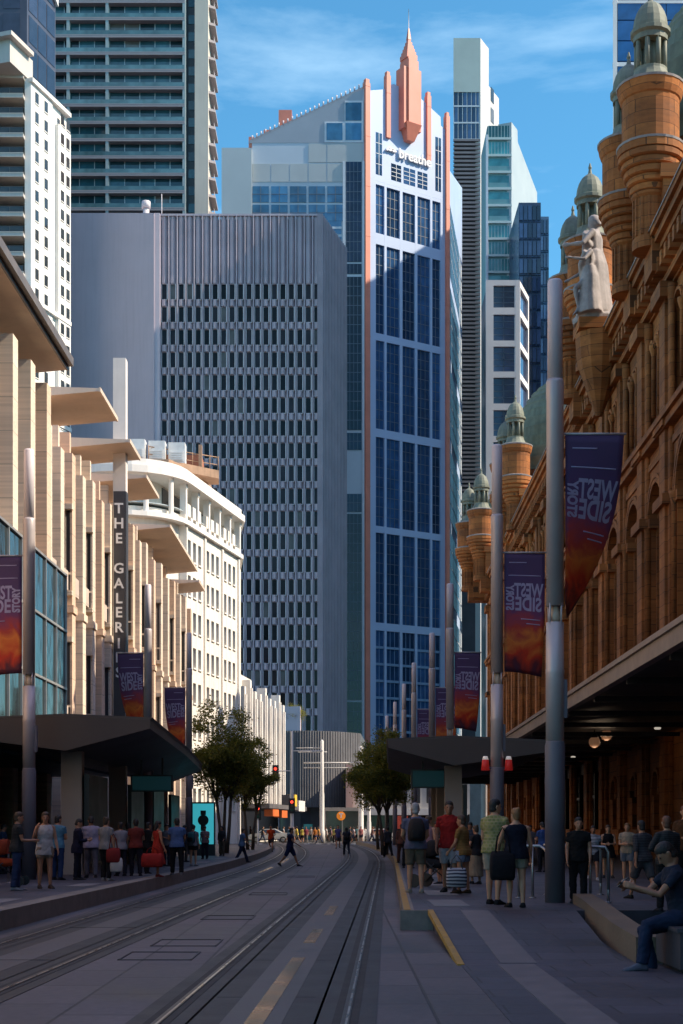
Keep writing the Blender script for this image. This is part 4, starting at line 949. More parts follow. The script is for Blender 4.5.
# ================================================================== people
from mathutils import noise as mnoise
PENDING = []
def cloth(c, k=''):
    c = tuple(x*.72 for x in c); nm = 'cloth_%03d%03d%03d' % tuple(int(x*999) for x in c)
    return mat(nm, c, .85, .22, 3., .7, 11, spec=.2)
def skinm(c): return mat('skin_%03d' % int(c[0]*999), c, .55, .08, 6., .1, 60)
SK = {'l': (.52,.265,.155), 'm': (.44,.205,.115), 't': (.32,.145,.08), 'd': (.11,.06,.04)}
HAIR = {'k': (.018,.014,.012), 'b': (.07,.04,.022), 'g': (.36,.34,.33), 'y': (.26,.12,.045), 'r': (.16,.06,.03)}
def remesh(o, vox, it=3):
    r = o.modifiers.new('r', 'REMESH'); r.mode = 'VOXEL'; r.voxel_size = vox; r.use_smooth_shade = True
    s = o.modifiers.new('s', 'SMOOTH'); s.factor = .5; s.iterations = it
    PENDING.append(o)
def bake():
    bpy.context.view_layer.update(); dg = bpy.context.evaluated_depsgraph_get(); new = []
    for o in PENDING: new.append(bpy.data.meshes.new_from_object(o.evaluated_get(dg)))
    for o, me in zip(PENDING, new):
        if o.name.split('.')[0] in ('shirt', 'trousers', 'shorts', 'skirt', 'dress', 'sleeveless_top'):   # folds in the cloth
            n_ = len(me.vertices); nr = [v.normal.copy() for v in me.vertices]; sd_ = R.random()*50
            for v, q in zip(me.vertices, nr):
                c_ = v.co; a_ = mnoise.noise((c_.x*9+sd_, c_.y*9, c_.z*6))+.6*mnoise.noise((c_.x*17, c_.y*17+sd_, c_.z*26+c_.x*14))
                v.co = c_+q*(.011*a_)
            me.update()
        old = o.data; o.modifiers.clear(); o.data = me; me.name = o.name
        bpy.data.meshes.remove(old)
    PENDING.clear()
def V(*a): return Vector(a)
class Fig:
    """skeleton of one person; forward is +Y, left is -X"""
    def __init__(s, h, pose, bw=1.):
        s.h = h; s.bw = bw; P = dict(legs=((6, 4), (-4, 3)), arms=((4, 8, 14, 0), (2, 8, 12, 0)), lean=2, hp=0, hy=0, twist=0); P.update(pose); s.P = P
        H = h; s.hip = []; s.knee = []; s.ank = []
        for i, sd in enumerate((-1, 1)):
            a, b = map(rad, P['legs'][i][:2]); sp = rad(P['legs'][i][2]) if len(P['legs'][i]) > 2 else rad(2)
            hp = V(sd*.052*H, 0, 0); kn = hp+V(sd*math.sin(sp)*.245*H, math.sin(a)*.245*H, -math.cos(a)*.245*H)
            an = kn+V(sd*math.sin(sp)*.05*H, math.sin(a-b)*.24*H, -math.cos(a-b)*.24*H)
            s.hip.append(hp); s.knee.append(kn); s.ank.append(an)
        dz = P.get('seat', None)
        s.z0 = (dz+.06*H if dz is not None else -min(p.z for p in s.ank)+.042*H)
        for L_ in (s.hip, s.knee, s.ank):
            for p in L_: p.z += s.z0
        s.pel = V(0, 0, s.z0); s.R = Matrix.Rotation(-rad(P['lean']), 3, 'X') @ Matrix.Rotation(rad(P['twist']), 3, 'Z')
        s.sho = []; s.elb = []; s.wri = []; s.fd = []
        for i, sd in enumerate((-1, 1)):
            a, ab, fx, inw = map(rad, P['arms'][i]); sh = s.up(sd*.104*H*bw, 0, .276*H)
            d1 = V(sd*math.sin(ab), math.sin(a)*math.cos(ab), -math.cos(a)*math.cos(ab))
            d2 = V(-sd*math.sin(inw)+sd*math.sin(ab)*.4*math.cos(inw), math.sin(a+fx)*math.cos(inw), -math.cos(a+fx)*math.cos(inw)).normalized()
            el = sh+d1*.17*H; wr = el+d2*.145*H
            s.sho.append(sh); s.elb.append(el); s.wri.append(wr); s.fd.append(d2)
        s.hc = s.up(0, .012*H, .402*H); s.HR = s.R @ Matrix.Rotation(rad(P['hy']), 3, 'Z') @ Matrix.Rotation(-rad(P['hp']), 3, 'X')
    def up(s, x, y, z): return s.pel+s.R @ V(x, y, z)
    def hd(s, x, y, z): k = s.h*1.07; return s.hc+s.HR @ V(x*k, y*k, z*k)
    TOR = [(-.06, .060, .05, 0), (-.03, .088, .062, -.004), (.02, .098, .070, -.008), (.08, .084, .058, 0), (.13, .082, .055, .002), (.2, .098, .063, .004), (.25, .102, .060, 0), (.28, .090, .050, -.004), (.303, .066, .042, -.004), (.32, .043, .036, -.003), (.335, .033, .034, -.002)]
    def ring(s, z, rx, ry, y, mg=0, k=14):
        H = s.h; b = s.bw; return [s.up((rx*b*H+mg)*math.cos(2*math.pi*i/k), y*H+(ry*H+mg)*math.sin(2*math.pi*i/k), z*H) for i in range(k)]
    def tor(s, mb, z0, z1, mg=0., flare=0.):
        T = s.TOR
        def at(z):
            for a, b in zip(T[:-1], T[1:]):
                if a[0] <= z <= b[0]: t = (z-a[0])/(b[0]-a[0]); return [a[i]+(b[i]-a[i])*t for i in (1, 2, 3)]
            return T[0][1:] if z < T[0][0] else T[-1][1:]
        if flare:
            T0 = at; at = lambda z: T0(max(z, .02))
        zs = [z0]+[t[0] for t in T if z0 < t[0] < z1]+[z1]
        mb.loft([s.ring(z, *at(z), mg+flare*(z1-z)*s.h) for z in zs])
    def leg(s, mb, i, f=2., mg=0.):
        H = s.h; pts = [s.hip[i]+V(0, 0, .02*H), s.hip[i].lerp(s.knee[i], .3), s.hip[i].lerp(s.knee[i], .7), s.knee[i], s.knee[i].lerp(s.ank[i], .3), s.knee[i].lerp(s.ank[i], .65), s.ank[i]]
        rs = [.053, .051, .040, .032, .033, .025, .0195]; u = [0, .3, .7, 1, 1.3, 1.65, 2.]
        k = max(j for j in range(7) if u[j] <= f+1e-6); P_ = pts[:k+1]; r_ = [r*H+mg for r in rs[:k+1]]
        if k < 6 and f > u[k]+.01:
            t = (f-u[k])/(u[k+1]-u[k]); P_.append(pts[k].lerp(pts[k+1], t)); r_.append((rs[k]+(rs[k+1]-rs[k])*t)*H+mg)
        if mg > .004 and f > 1: r_ = [max(r, .032*H*.9+mg) if j >= 3 else r for j, r in enumerate(r_)]
        mb.path(P_, r_, 10)
    def arm(s, mb, i, f=2., mg=0.):
        H = s.h; sh, el, wr = s.sho[i], s.elb[i], s.wri[i]; pts = [sh.lerp(s.up(0, 0, .28*H), .25), sh, sh.lerp(el, .5), el, el.lerp(wr, .35), wr]; u = [-.2, 0, .5, 1, 1.35, 2]
        rs = [.030, .0315, .027, .0225, .0225, .0145]; k = max(j for j in range(6) if u[j] <= f+1e-6); P_ = pts[:k+1]; r_ = [r*H+mg for r in rs[:k+1]]
        if k < 5 and f > u[k]+.01: t = (f-u[k])/(u[k+1]-u[k]); P_.append(pts[k].lerp(pts[k+1], t)); r_.append((rs[k]+(rs[k+1]-rs[k])*t)*H+mg)
        mb.path(P_, r_, 8)
    def hand(s, mb, i, fine):
        H = s.h; d = s.fd[i]; wr = s.wri[i]; sd = (-1, 1)[i]
        side = d.cross(V(sd, 0, 0)); side = side.normalized() if side.length > .1 else V(0, 1, 0)   # across the knuckles
        nrm = d.cross(side).normalized()
        if nrm.x*sd > 0: nrm = -nrm                        # palm side
        pc = wr+d*.028*H
        for q in (-.011, -.004, .004, .011): mb.path([wr-d*.006*H+side*q*.4*H, pc+side*q*.9*H, wr+d*.052*H+side*q*1.25*H], [.0105*H, .011*H, .0095*H], 6)
        if fine:
            for q, ln in ((-.0175, .034), (-.006, .042), (.006, .046), (.0175, .041)):
                b = wr+d*.05*H+side*q*H; m_ = b+d*ln*.5*H+nrm*.006*H; mb.path([b, m_, m_+d*ln*.38*H+nrm*.018*H], [.0055*H, .005*H, .0042*H], 6)
            b = wr+d*.014*H+side*.012*H; mb.path([b, b+side*.02*H+d*.014*H+nrm*.006*H, b+side*.026*H+d*.036*H+nrm*.012*H], [.0075*H, .0062*H, .005*H], 6)
        else: mb.path([wr+d*.045*H, wr+d*.075*H+nrm*.008*H, wr+d*.092*H+nrm*.02*H], [.019*H, .016*H, .010*H], 6)
    def head(s, mb, fine):
        H = s.h
        mb.path([s.up(0, -.004*H, .31*H), s.hd(0, -.014, -.055), s.hd(0, -.01, -.02)], [.034*H, .030*H, .032*H], 10)
        R_ = []
        for z, rx, ry, y in ((-.068, .014, .012, .026), (-.060, .024, .024, .018), (-.04, .033, .039, .008), (-.015, .039, .047, .002), (.01, .0415, .051, -.002), (.034, .040, .050, -.004), (.052, .031, .038, -.005), (.062, .016, .018, -.005)):
            R_.append([s.hd(rx*math.cos(2*math.pi*k/14), y+ry*math.sin(2*math.pi*k/14), z) for k in range(14)])
        mb.loft(R_)
        if fine:
            mb.path([s.hd(0, .047, .012), s.hd(0, .056, -.008), s.hd(0, .061, -.02), s.hd(0, .046, -.026)], [.004*H, .006*H, .0085*H, .006*H], 6)
            for sd in (-1, 1):
                mb.path([s.hd(sd*.041, -.004, .010), s.hd(sd*.047, -.010, .004), s.hd(sd*.043, -.006, -.018)], [.005*H, .008*H, .005*H], 6)
                mb.path([s.hd(sd*.008, .046, .014), s.hd(sd*.028, .040, .014)], [.0045*H, .0045*H], 6)
            mb.path([s.hd(-.014, .043, -.041), s.hd(0, .048, -.041), s.hd(.014, .043, -.041)], [.0035*H, .0055*H, .0035*H], 6)
    def shoe(s, mb, i):
        H = s.h; a = s.ank[i]; kn = s.knee[i]; f = V(0, 1, 0); pit = s.P['legs'][i][0]-s.P['legs'][i][1]
        up = V(0, 0, 1); lift = a.z > .075*H
        if lift: f = V(0, math.cos(rad(-35)), math.sin(rad(-35))); up = V(0, .57, .82)
        o = a-up*.042*H
        sd = (-1, 1)[i]; f = (f+V(sd*.12, 0, 0)).normalized(); x = f.cross(up).normalized(); R_ = []
        for t, w, hh in ((-.035, .018, .030), (-.02, .026, .05), (.02, .026, .056), (.055, .030, .036), (.09, .031, .024), (.115, .022, .016), (.122, .012, .010)):
            R_.append([o+f*t*H+x*w*H*c+up*hh*H*z for c, z in ((-.9, 0.02), (.9, 0.02), (1, .35), (.75, .85), (.3, 1), (-.3, 1), (-.75, .85), (-1, .35))])
        mb.loft(R_)
def striped(c):
    nm = 'stripe_%d%d%d' % tuple(int(x*99) for x in c)
    if nm in MATS: return MATS[nm]
    m, nt, b = _nodes(nm); wv = N(nt, 'ShaderNodeTexWave', Scale=R.choice((7., 11., 4.)), Distortion=1.2, Detail=2.); wv.bands_direction = R.choice('XZZ')
    nt.links.new(coords(nt), wv.inputs['Vector']); nt.links.new(ramp(nt, wv.outputs['Fac'], .35, .65, tuple(x*.55 for x in c), tuple(min(.6, x*.85+.012) for x in c)), b.inputs['Base Color']); b.inputs['Roughness'].default_value = .85
    MATS[nm] = m; return m
def person(label, X, Y, Z, yaw, h, pose=None, top=None, sleeves=.55, hem=-.01, bottom=None, legs=.62, skirt=None, dress=None, shoes=(.03,.03,.035), hair='k', hs='short', skin='l', bw=1., group=None, hat=None, phone=False, fineness=None, pat=None):
    if pose is ST1: pose = dict(R.choice(POSES)); pose['hy'] = R.uniform(-35, 35); pose['hp'] = pose.get('hp', 0)+R.uniform(-4, 14); bw *= R.uniform(.92, 1.06)
    if top and not pat and R.random() < .3: pat = striped(top)
    f = Fig(h, pose or {}, bw); dist = math.hypot(X, Y); fine = dist < 40
    vox = .0095 if dist < 26 else (.012 if dist < 45 else (.018 if dist < 80 else .026))
    root = thing('person', label, 'person', (X, Y, Z), rad(yaw), group)
    m = MB(); f.tor(m, -.06, .335)
    for i in (0, 1): f.leg(m, i); f.arm(m, i); f.hand(m, i, fine)
    f.head(m, fine)
    for i in (0, 1): m.path([f.ank[i]+V(0, 0, .01), f.ank[i]-V(0, 0, .02*h), f.ank[i]+V(0, .05*h, -.026*h)], [.02*h, .018*h, .014*h], 8)
    o = part('body', m, skinm(SK[skin]), root, False); remesh(o, vox, 2)
    def garment(nm, build, c, mg_it=3, mt=None):
        g_ = MB(); build(g_); q = part(nm, g_, mt or cloth(c), root, False); remesh(q, max(vox, .012), mg_it); return q
    if bottom:
        def b(m_):
            f.tor(m_, -.055, .09, .016)
            for i in (0, 1): f.leg(m_, i, legs, .018 if legs > 1.2 else .026)
        garment('trousers' if legs > 1.2 else 'shorts', b, bottom)
    if skirt:
        c, zb = skirt
        def b(m_): m_.loft([f.ring(.10, .084, .058, 0, .012), f.ring(.02, .1, .074, 0, .02), f.ring(zb*.5, .108, .085, .004, .03), f.ring(zb, .115, .095, .006, .045)])
        garment('skirt', b, c)
    if dress:
        c, zb = dress
        def b(m_):
            f.tor(m_, .06, .315, .013); m_.loft([f.ring(.13, .082, .055, 0, .012), f.ring(.02, .1, .074, 0, .02), f.ring(zb*.5, .108, .085, .004, .035), f.ring(zb, .115, .098, .006, .06)])
        garment('dress', b, c)
    if top:
        def b(m_):
            f.tor(m_, hem-.03, .322 if sleeves else .305, .020, .04)
            if sleeves:
                for i in (0, 1): f.arm(m_, i, sleeves, .014)
        garment('shirt' if sleeves else 'sleeveless_top', b, top, 3, pat)
    m = MB()
    if hs == 'short': R_ = [(-.05, .026, .026, -.028), (-.03, .038, .040, -.022), (-.012, .036, .043, -.018), (.012, .0455, .052, -.012), (.036, .0455, .054, -.007), (.058, .036, .044, -.005), (.071, .017, .02, -.005)]
    elif hs == 'bun': R_ = [(-.05, .024, .024, -.028), (-.025, .034, .04, -.02), (.012, .046, .052, -.012), (.036, .046, .055, -.007), (.058, .036, .045, -.005), (.070, .017, .02, -.005)]
    else: R_ = [(-.11, .03, .018, -.038), (-.07, .043, .026, -.034), (-.03, .048, .038, -.026), (.012, .049, .052, -.015), (.036, .048, .056, -.007), (.058, .038, .046, -.005), (.072, .017, .02, -.005)]
    m.loft([[f.hd(rx*math.cos(2*math.pi*k/14), y+ry*math.sin(2*math.pi*k/14), z) for k in range(14)] for z, rx, ry, y in R_])
    if hs == 'bun': c = f.hd(0, -.05, .055); m.ball(tuple(c), .021*h)
    o = part('hair', m, mat('hair_'+hair, HAIR[hair], .6, .3, 8., .5, 40), root, False); remesh(o, max(vox, .011), 2)
    if hat:
        m = MB(); m.loft([[f.hd(rx*math.cos(2*math.pi*k/14), y+ry*math.sin(2*math.pi*k/14), z) for k in range(14)] for z, rx, ry, y in ((.022, .05, .062, 0), (.045, .047, .058, -.004), (.066, .036, .044, -.005), (.076, .015, .018, -.005))])
        m.loft([[f.hd(rx*math.cos(2*math.pi*k/14), y+ry*math.sin(2*math.pi*k/14), z) for k in range(14)] for z, rx, ry, y in ((.022, .046, .04, .045), (.03, .046, .04, .045))]); part('cap', m, cloth(hat), root, False)
    for i in (0, 1):
        m = MB(); f.shoe(m, i); part('shoe', m, cloth(shoes), root, False)
    if dist < 34:
        for sd in (-1, 1):
            m = MB(); c = f.hd(sd*.0175, .0455, .004); m.ball(tuple(c), .0065*h, .005*h, .0042*h, 8, 5); part('eye', m, mat('eye_dark', (.02,.014,.012), .25, .1, 3.), root, False)
    root['fig'] = 0; del root['fig']
    f.root = root; return f
def W_(f, p):                                             # figure point into the world
    r = f.root; c, s = math.cos(r.rotation_euler.z), math.sin(r.rotation_euler.z)
    return Vector((r.location.x+p.x*c-p.y*s, r.location.y+p.x*s+p.y*c, r.location.z+p.z))
def at(px, fy, hy, z=PH):
    Y = F*(CAMH-z)/(fy-HY); return gx(px, Y), Y, z, (fy-hy)/F*Y
def bag(nm, lab, cat, top_, w, hh, dp, c, straps=.25, yaw=0., pat=None):
    """soft bag hanging from the point top_"""
    m = MB(); x, y, z = top_; M = Matrix.Translation((x, y, z)) @ Matrix.Rotation(rad(yaw), 4, 'Z'); m.M = M
    R_ = []
    for t, sw, sdp in ((0, .92, .75), (.1, 1.02, 1.05), (.5, 1.06, 1.15), (.85, 1., 1.), (1, .9, .35)):
        zz_ = -straps-hh+hh*t; R_.append([(sw*w/2*cx, sdp*dp/2*cy, zz_) for cx, cy in ((-1, -.7), (-.8, -1), (.8, -1), (1, -.7), (1, .7), (.8, 1), (-.8, 1), (-1, .7))])
    m.loft(R_); r = thing(nm, lab, cat, (x, y, z-straps-hh)); part('pouch', m, pat or cloth(c), r)
    m = MB(M)
    for s_ in (-1, 1): m.path([(-w*.3, s_*dp*.3, -straps-.02), (-w*.22, s_*dp*.2, -straps*.4), (0, s_*.01, -.0), (w*.22, s_*dp*.2, -straps*.4), (w*.3, s_*dp*.3, -straps-.02)], .009, 6)
    part('handle', m, cloth(tuple(x*.7 for x in c)), r); return r
def backpack(f, lab, c, c2=(.02,.02,.022), s=1.):
    H = f.h; r = thing('backpack', lab, 'backpack', W_(f, f.up(0, -.12*H, .05*H)), f.root.rotation_euler.z)
    base = f.up(0, -.12*H, .05*H); m = MB(); R_ = []
    for z, w, d in ((.05, .075, .03), (.07, .088, .042), (.15, .09, .05), (.24, .08, .045), (.29, .06, .03), (.3, .03, .015)):
        R_.append([f.up((w*H)*s*cx, -(.075+d*(1-cy))*H, z*H)-base for cx, cy in ((-1, .8), (-.85, -.6), (-.5, -1), (.5, -1), (.85, -.6), (1, .8), (.6, 1), (-.6, 1))])
    m.loft(R_); part('pack', m, cloth(c), r, False); m = MB()
    R_ = [[f.up(w*H*cx, -(.165+.02*(1-cy))*H, z*H)-base for cx, cy in ((-1, 1), (-.8, -1), (.8, -1), (1, 1))] for z, w in ((.07, .06), (.09, .068), (.15, .066), (.165, .055))]
    m.loft(R_); part('pocket', m, cloth(c2), r, False)
    for sd in (-1, 1):
        m = MB(); m.path([f.up(sd*.055*H, -.07*H, .27*H)-base, f.up(sd*.06*H, -.01*H, .318*H)-base, f.up(sd*.062*H, .06*H, .28*H)-base, f.up(sd*.07*H, .074*H, .2*H)-base, f.up(sd*.085*H, .03*H, .12*H)-base, f.up(sd*.07*H, -.07*H, .09*H)-base], .014, 6); part('strap', m, cloth(c2), r, False)
    return r
WALK = lambda s=1: dict(legs=((24*s, 8), (-20*s, 14)) if s > 0 else ((-20, 14), (24, 8)), arms=((-18*s, 8, 16, 0), (20*s, 8, 22, 0)), lean=4)
ST1 = dict(legs=((3, 2), (-3, 4)), arms=((5, 9, 18, 5), (-2, 9, 14, 0)))
ST2 = dict(legs=((8, 12), (-2, 0)), arms=((12, 10, 70, 35), (0, 8, 10, 0)), lean=0)
POSES = [ST1, dict(legs=((4, 3, 5), (-4, 2, 4)), arms=((10, 10, 84, 50), (10, 10, 80, 46))), dict(legs=((10, 14), (-3, 0)), arms=((-4, 30, 80, 60), (4, 8, 20, 0)), lean=0, twist=8), dict(legs=((2, 2), (6, 10)), arms=((6, 7, 100, 20), (0, 9, 12, 0)), hp=12), dict(legs=((6, 4, 6), (-6, 4, 6)), arms=((-8, 12, 10, 0), (16, 9, 64, 20)), lean=4), dict(legs=((9, 8), (-9, 6)), arms=((12, 8, 40, 10), (-8, 8, 14, 0)), twist=-12)]
PHN = dict(legs=((4, 3), (-3, 2)), arms=((14, 6, 88, 30), (12, 6, 84, 32)), hp=22)
# ---- left platform
x, y, z, h = at(17, 890.5, 812); l1 = person('man in black t-shirt and blue jeans holding his forearms up beside the left pole', x, y, z, -70, h, dict(legs=((3, 3), (-5, 3)), arms=((10, 6, 80, 10), (14, 6, 76, 12)), hp=8), top=(.016,.015,.016), bottom=(.035,.055,.13), legs=2, hair='b', skin='m', shoes=(.3,.3,.32))
x, y, z, h = at(45, 888.5, 812); l2 = person('woman in loose white sleeveless top and beige shorts with a phone at her ear', x, y, z, -155, h, dict(legs=((4, 2), (-4, 3)), arms=((8, 10, 20, 0), (20, 22, 138, 20)), hy=-12), top=(.72,.66,.62), sleeves=0, hem=-.06, bottom=(.42,.30,.22), legs=.5, hair='b', hs='long', skin='m', shoes=(.06,.04,.03))
x, y, z, h = at(57.5, 880, 815); person('person in pale blue shirt and blue trousers behind the woman on the phone', x, y, z, -20, h, ST1, top=(.12,.30,.42), bottom=(.03,.06,.16), legs=2, skin='m')
x, y, z, h = at(77.5, 880, 820); person('man in dark navy suit jacket looking down in front of the shelter column', x, y, z, -80, h*1.02, PHN, top=(.018,.02,.045), sleeves=1.9, hem=-.06, bottom=(.015,.016,.03), legs=2, skin='l', hair='k')
x, y, z, h = at(91, 878, 816); person('man in pale lavender shirt and grey trousers seen from behind near the suited man', x, y, z, 15, h, ST1, top=(.42,.38,.50), sleeves=1.8, bottom=(.16,.15,.18), legs=2, hair='k', skin='t', bw=1.05)
x, y, z, h = at(106, 880.5, 817); l5 = person('woman in grey t-shirt and black trousers carrying a red bag and a white bag', x, y, z, -25, h, ST2, top=(.27,.27,.28), bottom=(.018,.017,.02), legs=2, hair='b', hs='bun', skin='l', shoes=(.4,.38,.36))
p = W_(l5, l5.sho[1]); bag('shoulder_bag', 'dark red bag hanging from the shoulder of the woman in grey t-shirt', 'bag', (p.x+.05, p.y-.05, p.z-.1), .3, .34, .13, (.28,.03,.03), .32)
p = W_(l5, l5.wri[1]); bag('carrier_bag', 'white carrier bag in the hand of the woman in grey t-shirt', 'bag', (p.x+.06, p.y-.05, p.z-.08), .27, .32, .12, (.66,.62,.6), .12)
x, y, z, h = at(121, 876, 822); person('person in light grey top behind the woman with the red bag', x, y, z, 30, h, ST1, top=(.36,.34,.36), bottom=(.03,.03,.045), legs=2, hair='k', skin='m')
x, y, z, h = at(136, 876, 819); person('man in dark red shirt and black trousers under the left shelter', x, y, z, 5, h, ST1, top=(.20,.035,.028), bottom=(.02,.018,.03), legs=2, hair='k', skin='t')
x, y, z, h = at(147.5, 874, 822); person('person in black standing beside the man in dark red shirt', x, y, z, -30, h, ST1, top=(.016,.016,.018), sleeves=1.8, bottom=(.02,.02,.022), legs=2, hair='k', skin='m')
x, y, z, h = at(157.5, 877, 821); l8 = person('woman in long red dress with dark hair waiting beside a red shopping bag', x, y, z, -60, h, ST1, dress=((.50,.04,.025), -.3), hair='k', hs='long', skin='m', shoes=(.3,.05,.04))
bag('shopping_bag', 'red shopping bag hanging low at the side of the woman in the red dress', 'bag', (gx(153, y)+.02, y-.3, z+.75), .5, .34, .2, (.46,.035,.03), .16)
x, y, z, h = at(177, 875, 818); person('man in blue t-shirt and black trousers seen from behind at the platform edge', x, y, z, 8, h, dict(legs=((7, 3, 5), (-6, 3, 5)), arms=((8, 10, 60, 40), (8, 10, 40, 20))), top=(.10,.17,.36), bottom=(.014,.014,.017), legs=2, hair='k', skin='t', shoes=(.2,.2,.22), bw=1.08)
x, y, z, h = at(193, 866, 825); f = person('woman in grey top and black shorts wearing a teal backpack', x, y, z, -20, h, ST1, top=(.22,.22,.24), bottom=(.015,.015,.018), legs=.55, hair='k', hs='bun', skin='l', shoes=(.3,.28,.28)); backpack(f, 'teal backpack on the woman in black shorts near the bright ad screen', (.045,.15,.16), s=1.05)
x, y, z, h = at(222, 856, 826); person('man in black top and khaki trousers by the tree trunk on the left', x, y, z, 170, h, ST1, top=(.016,.016,.018), sleeves=1.8, bottom=(.17,.13,.09), legs=2, hair='k', skin='m')
x, y, z, h = at(242, 862.5, 827, .1); person('person in blue top and navy trousers striding off the left kerb', x, y, z, -75, h, WALK(), top=(.13,.22,.36), bottom=(.018,.024,.06), legs=2, hair='b', hs='bun', skin='m')
x, y, z, h = at(3, 874, 824); person('person in dark blue top half cut off at the left edge by the railing', x, y, z, -90, h, PHN, top=(.05,.09,.18), bottom=(.03,.03,.05), legs=2, hair='k', skin='m')
for px, fy, hy, c, c2, yw in ((127.5, 871, 823, (.05,.045,.05), (.02,.02,.025), 20), (167, 866, 824, (.28,.26,.3), (.04,.04,.06), 150), (184, 862, 825, (.035,.04,.07), (.1,.09,.08), -40), (205, 859, 826, (.32,.2,.2), (.03,.03,.05), 170)):
    x, y, z, h = at(px, fy, hy); person({127.5: 'person in charcoal top standing under the left shelter behind the queue', 167: 'person in pale mauve top between the red dress and the blue t-shirt', 184: 'person in navy top just behind the man in blue t-shirt', 205: 'person in dusty pink top in front of the ad screen'}[px], x, y, z, yw, h, ST1, top=c, bottom=c2, legs=2, hair='k', skin='m')
# ---- in the street
x, y, z, h = at(271, 852, 824.5, 0); person('runner in orange red t-shirt and dark shorts crossing the tram tracks', x, y, z, 175, h, dict(legs=((22, 20), (-14, 60)), arms=((-15, 18, 80, 25), (25, 18, 80, 25)), lean=6), top=(.62,.07,.015), bottom=(.05,.04,.05), legs=.75, hair='k', skin='t')
x, y, z, h = at(290, 866.5, 826, 0); person('man in navy t-shirt and long navy shorts walking across the tracks', x, y, z, -95, h, dict(legs=((26, 5), (-24, 16)), arms=((-24, 8, 20, 0), (28, 8, 30, 0)), lean=4), top=(.014,.022,.07), bottom=(.014,.026,.095), legs=1.02, hair='k', skin='t', shoes=(.02,.02,.025))
x, y, z, h = at(338, 848.5, 822.5, 0); person('person in blue violet shirt walking down the middle of the street', x, y, z, 178, h*.93, WALK(-1), top=(.10,.10,.28), bottom=(.10,.085,.09), legs=.8, hair='k', skin='m')
x, y, z, h = at(346.5, 856, 826, 0); f = person('person in dark clothes with a black backpack walking on the tracks', x, y, z, 8, h, WALK(), top=(.03,.035,.06), bottom=(.025,.03,.05), legs=2, hair='k', hs='long', skin='l', shoes=(.5,.48,.46)); backpack(f, 'black backpack on the person walking on the tracks', (.02,.022,.03))
# ---- right platform
x, y, z, h = at(415.5, 893, 803); f = person('grey haired man in blue grey shirt and khaki shorts at the platform edge', x, y, z, 5, h, dict(legs=((4, 3), (-3, 3)), arms=((14, 10, 50, 25), (14, 10, 40, 22))), top=(.15,.15,.23), bottom=(.15,.12,.085), legs=.85, hair='g', skin='l', shoes=(.3,.27,.22), bw=1.06); backpack(f, 'dark brown backpack worn by the grey haired man', (.045,.035,.033), s=1.1)
x, y, z, h = at(428, 881, 816); person('woman in pinkish dress partly hidden behind the grey haired man', x, y, z, -20, h, ST1, dress=((.36,.20,.22), -.22), hair='b', hs='long', skin='l')
x, y, z, h = at(449.5, 892.5, 801); person('man in bright red t-shirt and white shorts facing the camera on the platform', x, y, z, 165, h, dict(legs=((4, 3), (-5, 4)), arms=((6, 10, 30, 15), (4, 10, 20, 5)), hy=12), top=(.42,.02,.018), bottom=(.45,.42,.44), legs=.85, hair='k', skin='t', shoes=(.02,.02,.022))
x, y, z, h = at(463, 893.5, 815); f = person('woman in mustard top and denim shorts holding a striped tote bag', x, y, z, 60, h, dict(legs=((5, 4), (-4, 3)), arms=((14, 8, 30, 15), (8, 8, 20, 0))), top=(.30,.13,.02), sleeves=.6, bottom=(.27,.31,.40), legs=.5, hair='b', skin='m', shoes=(.05,.03,.02))
def stripes():
    m, nt, b = _nodes('tote_stripe'); wv = N(nt, 'ShaderNodeTexWave', Scale=5., Distortion=1.5, Detail=2.); wv.bands_direction = 'Z'
    nt.links.new(coords(nt), wv.inputs['Vector']); nt.links.new(ramp(nt, wv.outputs['Fac'], .4, .6, (.03,.03,.05), (.42,.40,.42)), b.inputs['Base Color']); return m
bag('tote_bag', 'black and white striped tote bag held by the woman in mustard top', 'bag', (gx(455.5, y), y-.22, z+.72), .36, .36, .15, (.2,.2,.22), .24, pat=stripes())
x, y, z, h = at(440, 884, 836); person('child in light blue top standing between the grey haired man and the man in red', x, y, z, 90, h, ST1, top=(.14,.28,.44), bottom=(.02,.02,.03), legs=.8, hair='k', skin='m')
x, y, z, h = at(476, 884, 830); person('woman in long beige skirt behind the couple on the right platform', x, y, z, 40, h+.1, ST1, top=(.03,.026,.03), skirt=((.42,.30,.20), -.4), hair='b', hs='bun', skin='m')
x, y, z, h = at(494, 904.5, 799); person('man in yellow green patterned shirt and cream shorts', x, y, z, -35, h, dict(legs=((4, 3), (-4, 3)), arms=((8, 9, 24, 5), (24, 10, 60, 25)), hy=-30), top=(.33,.36,.12), bottom=(.48,.40,.31), legs=.8, hair='k', skin='l', shoes=(.015,.015,.018), bw=1.04, pat=blocks('shirt_print', (.30,.27,.085), (.17,.19,.06), (.32,.27,.13), .06, .05, 'xz', .85, .008, 0, .1))
x, y, z, h = at(516, 907.5, 808); f = person('woman in navy sleeveless top and khaki shorts seen from behind', x, y, z, 5, h, dict(legs=((3, 2), (-4, 3)), arms=((14, 16, 40, 10), (6, 14, 14, 0)), hy=20), top=(.012,.014,.028), sleeves=0, bottom=(.33,.30,.22), legs=.55, hair='y', hs='bun', skin='l', shoes=(.012,.012,.015), bw=1.08)
bag('shoulder_bag', 'large soft black bag hanging at the hip of the woman in navy sleeveless top', 'bag', (gx(502, y), y-.08, z+1.22), .36, .44, .18, (.016,.014,.018), .36)
x, y, z, h = at(388, 858, 829, .2); person('person in dark clothes standing near the right tree by the kerb', x, y, z, 20, h+.15, WALK(), top=(.03,.03,.045), sleeves=1.8, bottom=(.02,.02,.025), legs=2, hair='k', skin='m', shoes=(.4,.38,.36))
